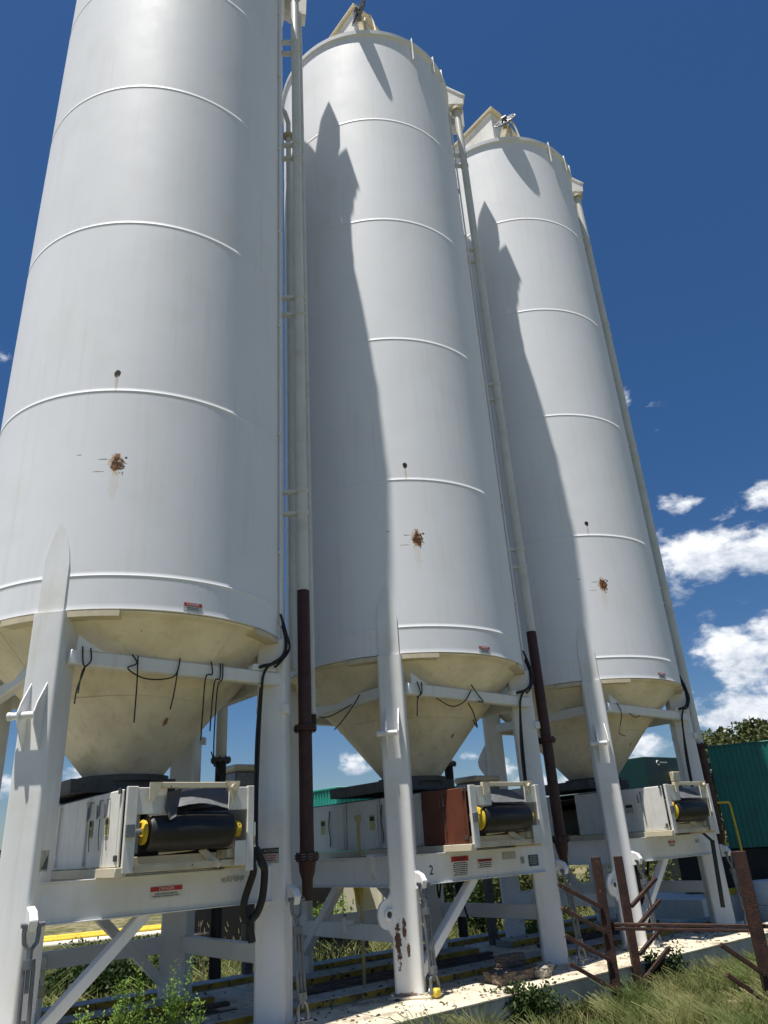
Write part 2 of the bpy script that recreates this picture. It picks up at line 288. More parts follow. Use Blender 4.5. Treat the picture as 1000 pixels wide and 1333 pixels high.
# ------------------------------------------------------------------ silos
Z0 = 4.214; RR = 1.83; TOP = 17.02; LX, RX, LY = -1.235, 1.28, 1.185; HW = .166
LEGS = [(-1, -1), (1, -1), (-1, 1), (1, 1)]
def legpos(sx, sy): return (LX if sx < 0 else RX), sy * LY
def shell(mb):
    prof = [(1.60, Z0 - .004), (1.815, Z0 - .004), (1.835, Z0 + .0), (RR, Z0 + .03), (RR, Z0 + .06)]
    for zs in (4.57, 6.80, 9.35, 11.93, 14.47):
        prof += [(RR, zs - .06), (RR, zs - .045), (RR, zs - .0065), (RR + .0026, zs - .003), (RR + .0032, zs), (RR + .0026, zs + .003), (RR, zs + .0065), (RR, zs + .045), (RR, zs + .06)]
    prof += [(RR, TOP - .16), (RR, TOP - .13), (RR, TOP - .10), (RR + .045, TOP - .09), (RR + .055, TOP), (RR - .02, TOP + .004)]
    mb.lathe(prof, 128)
def cone(mb):
    prof = [(1.60, Z0 - .01), (1.81, Z0 - .012), (1.80, Z0 - .03), (1.71, Z0 - .05), (1.70, Z0 - .06), (1.67, Z0 - .09), (1.06, 3.53), (1.035, 3.505), (1.045, 3.498), (1.03, 3.49), (1.0, 3.46), (.45, 2.80), (.42, 2.76), (.40, 2.76)]
    mb.lathe(prof, 96)
    for a in (-72, 18, 108, 198):
        a = R_(a); mb.bar((1.69 * math.cos(a), 1.69 * math.sin(a), Z0 - .07), (1.05 * math.cos(a), 1.05 * math.sin(a), 3.52), .02, .012, 0)
def roof(mb):
    mb.lathe([(RR - .03, TOP), (.3, TOP + .50), (.28, TOP + .56), (0.001, TOP + .56)], 64)
    for k in range(16):
        a = R_(k * 22.5); mb.bar((1.78 * math.cos(a), 1.78 * math.sin(a), TOP + .02), (.32 * math.cos(a), .32 * math.sin(a), TOP + .50), .04, .03, 0)
def hatch_house(mb):   # wedge-shaped dust house on the roof
    x0, x1, xe, yf, yb = -.86, -.62, 1.35, -.84, 1.0
    f = [(x0, yf, TOP - .0), (x0, yf, 18.78), (x1, yf, 18.76), (xe, yf, 17.35), (xe, yf, TOP)]
    mb.prism(f, (0, yb - yf, 0)); 
def house_roof(mb):
    x0, x1, xe, yf, yb = -.90, -.60, 1.42, -.95, 1.06
    mb.prism([(x0, yf, 18.80), (x0, yf, 18.84), (x1, yf, 18.82), (xe + .05, yf, 17.36), (xe, yf, 17.31), (x1, yf, 18.775)], (0, yb - yf, 0))
    mb.bar((x0 - .01, yf, 18.80), (x0 - .01, yb, 18.80), .05, .06)
def legb(sx, sy):
    def f(mb):
        x, y = legpos(sx, sy); rot = Matrix.Translation((x, y, 0)) @ Euler((0, 0, math.atan2(sy, sx))).to_matrix().to_4x4()
        mb2 = MB(); 
        # rounded square section, outer face along local +x; top slopes into the shell as a pointed cap
        n = 6; sec = []
        rc = .036
        for cx_, cy_, a in ((HW - rc, HW - rc, 0), (-HW + rc, HW - rc, 90), (-HW + rc, -HW + rc, 180), (HW - rc, -HW + rc, 270)):
            for k in range(n + 1):
                t = R_(a + 90 * k / n); sec.append((cx_ + rc * math.cos(t), cy_ + rc * math.sin(t)))
        mb2.bm.free()
        def ringz(z, sc=1.0, dx=0): return [mb.bm.verts.new(rot @ Vector((px * (1 if sc == 1 else 1) + dx, py * sc, z))) for px, py in sec]
        rings = [ringz(.335), ringz(.36), ringz(2.0), ringz(4.16), ringz(4.195)]
        m = len(sec)
        for a, b in zip(rings[:-1], rings[1:]):
            for k in range(m): mb.bm.faces.new((a[k], a[(k + 1) % m], b[(k + 1) % m], b[k]))
        mb.bm.faces.new(rings[0][::-1]); mb.bm.faces.new(rings[-1])
        ro = 1.850 - math.hypot(x, y)      # outer radius of the plate seen from the leg axis
        w = HW - .030; pl = [(-w, 4.1945, 0), (w, 4.1945, 0), (w * .99, 4.72, .004), (w * .86, 4.86, .008), (w * .60, 5.02, .014), (w * .22, 5.20, .022), (0, 5.245, .026), (-w * .22, 5.20, .022), (-w * .60, 5.02, .014), (-w * .86, 4.86, .008), (-w * .99, 4.72, .004)]
        A = [mb.bm.verts.new(rot @ Vector((ro - d_, v, z))) for v, z, d_ in pl]; B = [mb.bm.verts.new(rot @ Vector((ro - .09, v, z))) for v, z, d_ in pl]; m = len(pl)
        mb.bm.faces.new(A); mb.bm.faces.new(B[::-1])
        for k in range(m): mb.bm.faces.new((A[k], A[(k + 1) % m], B[(k + 1) % m], B[k]))
        if sx > 0: mb.box(-HW - .006, HW + .006, -HW - .006, HW + .006, 3.32, 3.44, .03, 3, rot); mb.box(HW - .03, HW + .05, -HW - .04, -HW + .03, 3.33, 3.43, .01, 1, rot)
    return f
def footb(sx, sy):
    def f(mb):
        x, y = legpos(sx, sy); rot = Matrix.Translation((x, y, 0)) @ Euler((0, 0, math.atan2(sy, sx))).to_matrix().to_4x4()
        mb.box(-.26, .26, -.24, .24, .324, .344, .004, 1, rot)
        for u in (-.21, .21):
            for v in (-.19, .19): mb.tube([rot @ Vector((u, v, .34)), rot @ Vector((u, v, .375))], .018, 6)
    return f
def legmtx(sx, sy):
    x, y = legpos(sx, sy); return Matrix.Translation((x, y, 0)) @ Euler((0, 0, math.atan2(sy, sx))).to_matrix().to_4x4()
def lugb(sx, sy):
    def f(mb):
        m = legmtx(sx, sy)
        for v in (-.085, .075):
            mb.prism([(HW - .002, v, 2.86), (HW + .035, v, 2.92), (HW + .15, v, 3.10), (HW + .165, v, 3.20), (HW + .13, v, 3.29), (HW - .002, v, 3.50)], (0, .012, 0), m)
    return f
def pinb(sx, sy):
    def f(mb):
        m = legmtx(sx, sy); mb.tube([m @ Vector((HW + .10, -.17, 3.18)), m @ Vector((HW + .10, .06, 3.18))], .034, 16)
        mb.tube([m @ Vector((HW + .10, -.20, 3.18)), m @ Vector((HW + .10, -.168, 3.18))], .040, 16)
    return f
def shelfb(sx, sy):
    def f(mb):
        c = math.atan2(sy, sx); mb.lathe([(1.52, Z0 - .075), (1.86, Z0 - .10), (1.86, Z0 - .085), (1.70, Z0 - .08), (1.855, Z0 - .012), (1.52, Z0 - .012)][0:1] + [(1.838, Z0 - .075), (1.838, Z0 - .015), (1.52, Z0 - .015)], 16, a0=c - R_(20), a1=c + R_(20), close=True)
    return f
PAZ = R_(-37); PX, PY = 2.08 * math.cos(PAZ), 2.08 * math.sin(PAZ)
def flange(mb, x, y, z, r=.135, t=.025, bolts=8, pr=.1):
    mb.cyl((x, y, z - t), (x, y, z - .002), r, 28); mb.cyl((x, y, z + .002), (x, y, z + t), r, 28)
    for k in range(bolts):
        a = 2 * math.pi * k / bolts + .2; bx, by = x + (r - .028) * math.cos(a), y + (r - .028) * math.sin(a); mb.cyl((bx, by, z - t - .022), (bx, by, z + t + .022), .013, 6)
def silo(i, label, darktop):
    T = thing('storage_silo', label, 'silo', (CEN[i][0], CEN[i][1], 0), ROWA, 'row of three tall white silos')
    part('shell', shell, shell_p, T, 'shell')
    part('cone', cone, cone_p, T, 'cone')
    rf = part('roof', roof, white, T, 'roof')
    part('dust_house', hatch_house, white, T, 'hh', smooth_=False); part('dust_house_roof', house_roof, cream, T, 'hhr', smooth_=False)
    for k, (sx, sy) in enumerate(LEGS):
        lg = part('leg', legb(sx, sy), leg_rust if (i == 1 and k == 0) else leg_p, T, None if (i == 1 and k == 0) else f'leg{k}', label='leg with rust streaks near its foot' if (i == 1 and k == 0) else None)
        part('foot_plate', footb(sx, sy), deckm, lg, f'foot{k}'); 
        if sx < 0: part('lifting_lug', lugb(sx, sy), leg_p, lg, f'lug{k}', smooth_=False); part('pin', pinb(sx, sy), leg_p, lg, f'pin{k}')
        part('support_shelf', shelfb(sx, sy), cream, T, f'shelf{k}')
    # beams between the legs under the shell
    def rb(p, q):
        return lambda mb: mb.bar(p, q, .12, .15, .015)
    for k, (p, q) in enumerate([((-1.13, -1.33, 3.76), (1.28, -1.33, 3.72)), ((-1.25, -1.08, 3.76), (-1.25, 1.08, 3.76)), ((1.29, -1.08, 3.74), (1.29, 1.08, 3.74)), ((-1.13, 1.2, 3.76), (1.17, 1.2, 3.76))]):
        b = part('ring_beam', rb(p, q), leg_p, T, f'rb{k}')
    part('beam_gusset', lambda mb: mb.prism([(-1.07, -1.40, 3.82), (-.80, -1.40, 3.83), (-.95, -1.40, 3.90), (-1.07, -1.40, 3.97)], (0, .012, 0)), leg_p, T, 'gus1', smooth_=False)
    part('beam_gusset', lambda mb: mb.prism([(.86, -1.395, 3.80), (1.18, -1.395, 3.80), (1.17, -1.395, 3.86), (.90, -1.395, 3.87)], (0, .13, 0)), leg_p, T, 'gus2', smooth_=False)
    # main frame beams
    def fb(x0, x1, y0, y1, z0=1.43, z1=1.77, fl=.05, axis='x'):
        def f(mb):
            mb.box(x0, x1, y0, y1, z0 + .012, z1 - .012, .004)
            if axis == 'x': mb.box(x0, x1, y0 - fl, y1 + fl, z1 - .0115, z1, .002); mb.box(x0, x1, y0 - fl, y1 + fl, z0, z0 + .0115, .002)
            else: mb.box(x0 - fl, x1 + fl, y0, y1, z1 - .0115, z1, .002); mb.box(x0 - fl, x1 + fl, y0, y1, z0, z0 + .0115, .002)
        return f
    fbm_ = part('frame_beam', fb(-1.14, 1.18, -1.31, -1.17, fl=.02), leg_p, T, 'fbf')
    part('frame_beam', fb(-1.14, 1.18, 1.13, 1.27), leg_p, T, 'fbb'); part('frame_beam', fb(-1.32, -1.18, -1.09, 1.09, axis='y'), leg_p, T, 'fbl'); part('frame_beam', fb(1.22, 1.36, -1.09, 1.09, axis='y'), leg_p, T, 'fbr')
    def tie(x): return lambda mb: mb.box(x - .05, x + .05, -1.09, 1.09, .84, 1.02, .006)
    part('cross_tie', tie(-1.25), leg_p, T, 'tl'); part('cross_tie', tie(1.29), leg_p, T, 'tr'); part('cross_tie', lambda mb: mb.box(-1.13, 1.17, 1.15, 1.25, .84, 1.02, .006), leg_p, T, 'tb')
    for k, (p, q) in enumerate([((-.12, -1.22, 1.45), (-1.14, -1.22, .50)), ((-1.25, .15, 1.45), (-1.25, 1.10, .55)), ((.12, 1.2, 1.45), (1.15, 1.2, .5))]):
        part('knee_brace', lambda mb: mb.bar(p, q, .10, .12, .008, upv=(0, 1, 0) if k != 1 else (1, 0, 0)), leg_p, T, f'kb{k}')
    def padl(mb):
        m = legmtx(-1, -1)
        pts = [(0, 0)]; poly = []
        for k in range(13):
            a = R_(-90 - 180 * k / 12); poly.append((-1.50 + .15 * math.cos(a), -1.19, 1.16 + .16 * math.sin(a)))
        poly = [(-1.36, -1.19, .80)] + poly + [(-1.36, -1.19, 1.50)]
        mb.prism(poly, (0, .03, 0)); mb.ring((-1.50, -1.20, 1.16), .05, .016, 'y')
    part('lug_plate', padl, leg_p, T, 'padl')
    part('pin', lambda mb: mb.cyl((-1.50, -1.21, 1.16), (-1.50, -1.14, 1.16), .03), dgrey, T, 'padpin')
    def gate(mb):
        x0, x1, y0, y1 = -.70, .45, -.42, 1.12
        mb.box(x0, x1, y0, y1, 2.58, 2.595, .002)
        for x in (x0, x1 - .02): mb.box(x, x + .02, y0, y1, 2.596, 2.72, .002)
        for y in (y0, y1 - .02): mb.box(x0 + .021, x1 - .021, y, y + .02, 2.596, 2.72, .002)
        mb.cyl((0, 0, 2.70), (0, 0, 2.765), .50, 40); mb.box(x0 + .03, x1 - .03, y0 + .03, y1 - .03, 2.68, 2.695, .002)
        for x in (-.55, -.2, .2): mb.cyl((x, y0 - .02, 2.66), (x, y0 + .01, 2.66), .02, 8)
    part('gate_frame', gate, dgrey, T, 'gate')
    # fill pipe
    dz = darktop
    fp = part('fill_pipe', lambda mb: mb.cyl((PX, PY, dz), (PX, PY, 16.98), .075, 24), pipe_w, T, f'fp{dz}')
    part('lower_pipe', lambda mb: (mb.cyl((PX, PY, 1.86), (PX, PY, dz - .002), .079, 24), mb.tube([(PX, PY, 1.80), (PX, PY, 1.68), (PX, PY, 1.60), (PX, PY, 1.40)], .1, 20, rs=[.10, .085, .06, .058])), redpipe, fp, f'lp{dz}', label='dark oxide red lower pipe')
    part('flange', lambda mb: flange(mb, PX, PY, 1.83), redpipe, fp, 'fl0'); part('flange', lambda mb: flange(mb, PX, PY, 3.2 if dz > 4 else 3.235), redpipe, fp, f'fl{dz}')
    def elb(mb):
        # rectangular inlet box that bends from the pipe into the roof edge
        ex, ey = math.cos(PAZ), math.sin(PAZ); m = Matrix.Translation((0, 0, 0)) @ Euler((0, 0, PAZ)).to_matrix().to_4x4()
        mb.tube([(PX, PY, 17.03), (PX, PY, 17.16)], .1, 20, rs=[.08, .10])
        mb.prism([(1.93, -.105, 17.12), (2.23, -.105, 17.12), (2.25, -.105, 17.38), (1.86, -.105, 17.66), (1.62, -.105, 17.55), (1.55, -.105, 17.10)], (0, .21, 0), m)
        mb.prism([(2.20, -.13, 17.40), (2.29, -.13, 17.38), (1.86, -.13, 17.71), (1.58, -.13, 17.58), (1.62, -.13, 17.54), (1.86, -.13, 17.66)], (0, .26, 0), m)
    el = part('inlet_elbow', elb, white, fp, 'elb', smooth_=False)
    part('flange', lambda mb: flange(mb, PX, PY, 17.0), cream, fp, 'ftop')
    for z in (6.3, 9.6, 12.9, 15.6):
        for t in (0, .32):
            def brk(mb):
                m = Euler((0, 0, PAZ)).to_matrix().to_4x4(); mb.box(1.82, 2.003, -.04, .04, z - t - .025, z - t + .025, .003, 1, m)
                mb.lathe([(.076, z - t - .03), (.088, z - t - .03), (.088, z - t + .03), (.076, z - t + .03)], 20, c=(PX, PY, 0), close=True)
            part('pipe_bracket', brk, pipe_w, T, f'brk{z}{t}')
    # second thin pipe close behind, and rear fill pipe
    a2 = R_(-27); vx, vy = 2.17 * math.cos(a2), 2.17 * math.sin(a2)
    vp = part('vent_pipe', lambda mb: mb.cyl((vx, vy, 3.42), (vx, vy, 16.85), .048, 18), pipe_w, T, 'vp')
    part('end_cap', lambda mb: mb.cyl((vx, vy, 3.30), (vx, vy, 3.415), .055, 16), blackm, vp, 'vpc')
    def vel(mb):
        m = Euler((0, 0, a2)).to_matrix().to_4x4(); mb.prism([(2.02, -.12, 16.86), (2.29, -.12, 16.86), (2.31, -.12, 17.40), (1.98, -.12, 17.78), (1.62, -.12, 17.60), (1.55, -.12, 17.05), (1.9, -.12, 16.95)], (0, .24, 0), m)
    part('inlet_elbow', vel, white, vp, 'vel', smooth_=False)
    qx, qy = 2.02 * math.cos(R_(31)), 2.02 * math.sin(R_(31))
    rp = part('rear_pipe', lambda mb: (mb.cyl((qx, qy, 3.12), (qx, qy, 16.98), .078, 20)), pipe_w, T, 'rp')
    part('lower_pipe', lambda mb: mb.cyl((qx, qy, .5), (qx, qy, 3.10), .075, 20), blackm, rp, 'rlp'); part('flange', lambda mb: flange(mb, qx, qy, 3.11, .14), dgrey, rp, 'rfl')
    # thin drain pipe close to the shell, ending in an elbow high up
    a3 = R_(-22); gx, gy = 1.96 * math.cos(a3), 1.96 * math.sin(a3)
    dp = part('drain_pipe', lambda mb: mb.cyl((gx, gy, 4.0), (gx, gy, 13.7), .045, 16), pipe_w, T, 'dp'); part('flange', lambda mb: flange(mb, gx, gy, 13.74, .10, .02, 6), cream, dp, 'dpf')
    part('elbow', lambda mb: mb.tube([(gx, gy, 13.765), (gx, gy, 14.1), (1.90 * math.cos(a3), 1.90 * math.sin(a3), 14.35), (1.75 * math.cos(a3), 1.75 * math.sin(a3), 14.55)], .044, 14), pipe_w, dp, 'dpe')
    # conduits
    for d_, z0_ in ((-47.5, 4.36), (-45.9, 4.5)):
        a = R_(d_); r = RR + .03; part('conduit', lambda mb: mb.cyl((r * math.cos(a), r * math.sin(a), z0_), (r * math.cos(a), r * math.sin(a), 16.6), .015, 10), leg_p, T, f'cond{d_}')
    for z in (5.3, 7.0, 8.8, 10.6, 12.4, 14.2, 15.9):
        part('conduit_clip', lambda mb: mb.box(1.83, 1.868, -.06, .06, z - .015, z + .015, .003, 1, Euler((0, 0, R_(-46.7))).to_matrix().to_4x4()), leg_p, T, f'clip{z}')
    # dome disc of the roof vent hanging over the rim, its arm, lifting rods at the rim
    da = [R_(-12), R_(8), R_(32)][i]
    vent = part('vent_dish', lambda mb: (mb.lathe([(.05, .05), (.12, .02), (.22, .0), (.25, .03), (.27, .03), (.27, .0), (.22, -.03), (.05, -.03)], 28, close=True), mb.cyl((0, 0, -.02), (0, 0, .12), .07, 12), [mb.bar((.06 * math.cos(R_(a)), .06 * math.sin(R_(a)), .045), (.25 * math.cos(R_(a)), .25 * math.sin(R_(a)), .035), .02, .02, 0) for a in range(0, 360, 30)]), galv, T, 'dish', loc=(-1.27, -1.53, 17.40), rot=[(R_(80), 0, R_(-95)), (R_(80), 0, R_(-100)), (R_(62), 0, R_(-70))][i])
    def arm(mb):
        mb.bar((-1.22, -1.46, 17.34), (-.55, -.80, 17.95), .10, .10); mb.bar((-1.10, -1.50, TOP - .01), (-1.10, -1.50, 17.42), .05, .05)
        mb.tube([(-1.12, -1.48, 17.60), (-.98, -1.52, 17.60), (-.93, -1.55, 17.40), (-.93, -1.60, 17.05)], .022, 8); mb.cyl((-.95, -1.58, 17.04), (-.84, -1.52, 17.04), .055, 12)
    part('vent_arm', arm, cream, T, 'arm')
    for d_, l in ((-96, .55), (-77, .40), (-66, .30)):
        a = R_(d_); r = RR + .05; part('lifting_rod', lambda mb: mb.box(r - .02, r + .02, -.012, .012, TOP - l, TOP + .10, .004, 1, Euler((0, 0, a)).to_matrix().to_4x4()), white, T, f'rod{d_}', smooth_=False)
    # warning sticker on shell, curved
    def stk(z0_, z1_, a0, a1, r):
        return lambda mb: mb.lathe([(r - .001, z0_), (r, z0_), (r, z1_), (r - .001, z1_)], 6, a0=R_(a0), a1=R_(a1), close=True)
    sg = part('warning_sign', stk(4.235, 4.325, -95.5, -89, RR + .0045), stick, T, 'sg0')
    part('red_band', stk(4.285, 4.322, -95.3, -89.2, RR + .0062), redink, sg, 'sg1')
    a = R_(-92.3)
    text('lettering', 'DANGER', .034, sg, ((RR + .0068) * math.cos(a), (RR + .0068) * math.sin(a), 4.303), (R_(90), 0, a + R_(90)), stick)
    text('lettering', 'KEEP CLEAR OF\nMOVING PARTS', .018, sg, ((RR + .0056) * math.cos(a), (RR + .0056) * math.sin(a), 4.260), (R_(90), 0, a + R_(90)), ink)
    return T
def sticker(T, x0, x1, z0, z1, y, m, name='warning_sign', key=None):
    return part(name, lambda mb: mb.box(x0, x1, y - .002, y, z0, z1, 0), m, T)
def sign_lines(parent, cx, cz, w, n, y, m=ink, hgt=.012, gap=.022):
    def f(mb):
        rnd = random.Random(int(cx * 1000) + n)
        for k in range(n):
            z = cz - k * gap; x = cx - w / 2 * rnd.uniform(.75, 1); xe = cx + w / 2 * rnd.uniform(.75, 1)
            while x < xe:
                l = rnd.uniform(.015, .045); mb.box(x, min(x + l, xe), y - .0012, y, z - hgt / 2, z + hgt / 2, 0); x += l + .009
    part('small_print', f, m, parent)
S0 = silo(0, 'nearest and largest looking tall white silo, cut off by the left and top edges', 4.90)
S1 = silo(1, 'middle tall white silo whose frame beam is painted with the number 2', 4.88)
S2 = silo(2, 'farthest tall white silo, standing next to the green corrugated container', 3.22)
FX = (R_(90), 0, 0)
YF = -1.3105
# silo 1 stickers
s = sticker(S0, -.13, .19, 1.555, 1.66, YF - .001, stick); b = part('red_band', lambda mb: mb.box(-.13, .19, YF - .0042, YF - .0034, 1.62, 1.66, 0), redink, s); text('lettering', 'DANGER', .038, s, (.03, YF - .0055, 1.640), FX, stick); text('lettering', 'KEEP HANDS CLEAR OF\nMOVING CONVEYOR PARTS', .021, s, (.03, YF - .0045, 1.587), FX, ink)
def smudge(T, x0, x1, z, seed):
    def f(mb):
        r = random.Random(seed)
        for k in range(16):
            x = x0 + (x1 - x0) * k / 16; mb.box(x, x + r.uniform(.008, .02), YF - .0022, YF - .001, z - r.uniform(.01, .035), z + r.uniform(.01, .035), 0)
    part('faded_marking', f, fade, T)
smudge(S0, .60, .86, 1.675, 3)
# caution sign on right front leg of the near silo (leg face turned 45 degrees)
def legface(T, sx, sy, m, z0, z1, w, face, off=.002):
    x, y = legpos(sx, sy); mt = Matrix.Translation((x, y, 0)) @ Euler((0, 0, R_(face))).to_matrix().to_4x4()
    return part('warning_sign', lambda mb: mb.box(HW + off - .001, HW + off, -w / 2, w / 2, z0, z1, 0, 1, mt), m, T), mt
s, mt = legface(S0, 1, -1, fade, 1.79, 1.94, .20, -135)
s2 = part('black_band', lambda mb: mb.box(HW + .0025, HW + .003, -.098, .098, 1.885, 1.937, 0, 1, mt), ink, s)
p_ = mt @ Vector((HW + .004, 0, 1.911)); text('lettering', 'CAUTION', .042, s, p_, (R_(90), 0, R_(-45)), fade)
for k in range(3):
    part('small_print', lambda mb: mb.box(HW + .0025, HW + .0032, -.07 + .01 * k, .075 - .012 * k, 1.86 - .022 * k, 1.868 - .022 * k, 0, 1, mt), redink, s)
s, mt = legface(S0, -1, -1, fade, 1.86, 2.03, .13, -45)
part('dark_triangle', lambda mb: mb.prism([(HW + .003, -.05, 1.875), (HW + .003, .05, 1.875), (HW + .003, .05, 2.0)], (.0008, 0, 0), mt), darkst, s)
# silo 2 beam stickers
text('number', '2', .15, S1, (-.90, YF - .003, 1.58), FX, ink, .001)
s = sticker(S1, -.56, -.26, 1.475, 1.715, YF - .001, stick); part('red_band', lambda mb: mb.box(-.56, -.26, YF - .0042, YF - .0034, 1.655, 1.715, 0), redink, s); text('lettering', 'DANGER', .052, s, (-.41, YF - .0055, 1.684), FX, ink); sign_lines(s, -.41, 1.637, .26, 7, YF - .0034)
s = sticker(S1, -.12, .18, 1.545, 1.665, YF - .001, stick); part('red_band', lambda mb: mb.box(-.10, .16, YF - .0042, YF - .0034, 1.628, 1.660, 0), redink, s); text('lettering', 'WARNING', .034, s, (.03, YF - .0055, 1.643), FX, ink); sign_lines(s, .03, 1.612, .25, 3, YF - .0034)
s = sticker(S1, .36, .62, 1.63, 1.72, YF - .001, fade, 'faded_sticker')
s = sticker(S1, .86, 1.06, 1.52, 1.66, YF - .001, darkst, 'data_plate'); sign_lines(s, .96, 1.64, .16, 5, YF - .0034, fade, .006)
s = sticker(S1, .70, .78, 1.56, 1.65, YF - .001, fade, 'small_label'); sign_lines(s, .74, 1.63, .06, 3, YF - .0034, ink, .008)
s = sticker(S2, -.06, .14, 1.60, 1.69, YF - .001, stick); part('red_band', lambda mb: mb.box(-.06, .14, YF - .0042, YF - .0034, 1.655, 1.69, 0), redink, s); text('lettering', 'DANGER', .03, s, (.04, YF - .0055, 1.672), FX, stick); sign_lines(s, .04, 1.64, .17, 2, YF - .0034)
s = sticker(S2, .74, .86, 1.63, 1.68, YF - .001, fade, 'small_label')
# ------------------------------------------------------------------ skids under the silos
def skid(i, label):
    T = thing('steel_skid', label, 'skid', (CEN[i][0], CEN[i][1], 0), ROWA, 'steel skids under the silos')
    part('base_frame', lambda mb: mb.box(-2.12, 2.12, -2.10, 2.10, -.02, .300, .01), skidside, T, 'sk0')
    part('deck_plate', lambda mb: mb.box(-2.14, 2.14, -2.125, 2.12, .302, .322, .003), deckm, T, 'sk1')
    for k, (y0, y1, z) in enumerate([(-.92, -.55, .405), (.40, .78, .42), (1.45, 1.75, .40)]):
        x0, x1 = [(-2.14, 2.14), (-2.14, 1.42), (-2.14, 2.14)][k]
        b = part('rail', lambda mb: mb.box(x0, x1, y0, y1, .324, z, .006), beamtop, T, f'skr{k}'); part('yellow_edge', lambda mb: mb.box(x0, x1, y0 - .004, y0 - .0005, .335, z - .008, 0), yrail, b, f'skye{k}')
    def pl(mb):
        r = random.Random(3)
        for k in range(5):
            y = -.40 + k * .15; mb.box(-2.0 + r.random() * .5, 1.9 - r.random() * .8, y, y + .11, .324, .352 + r.random() * .02, .004)
    part('plank', pl, mat('rusty_plank', (.07, .045, .035), .8, var=.35, vscale=6, dirt=(.22, .17, .12), dirt_amt=.6, dirt_scale=5) if 'skp' not in MC else None, T, 'skp')
    return T
for i, l in enumerate(['worn steel skid deck under the nearest silo, lower left', 'worn skid deck with yellow edged rails and loose blocks under the middle silo', 'worn steel skid deck under the farthest silo beside the grass']): skid(i, l)
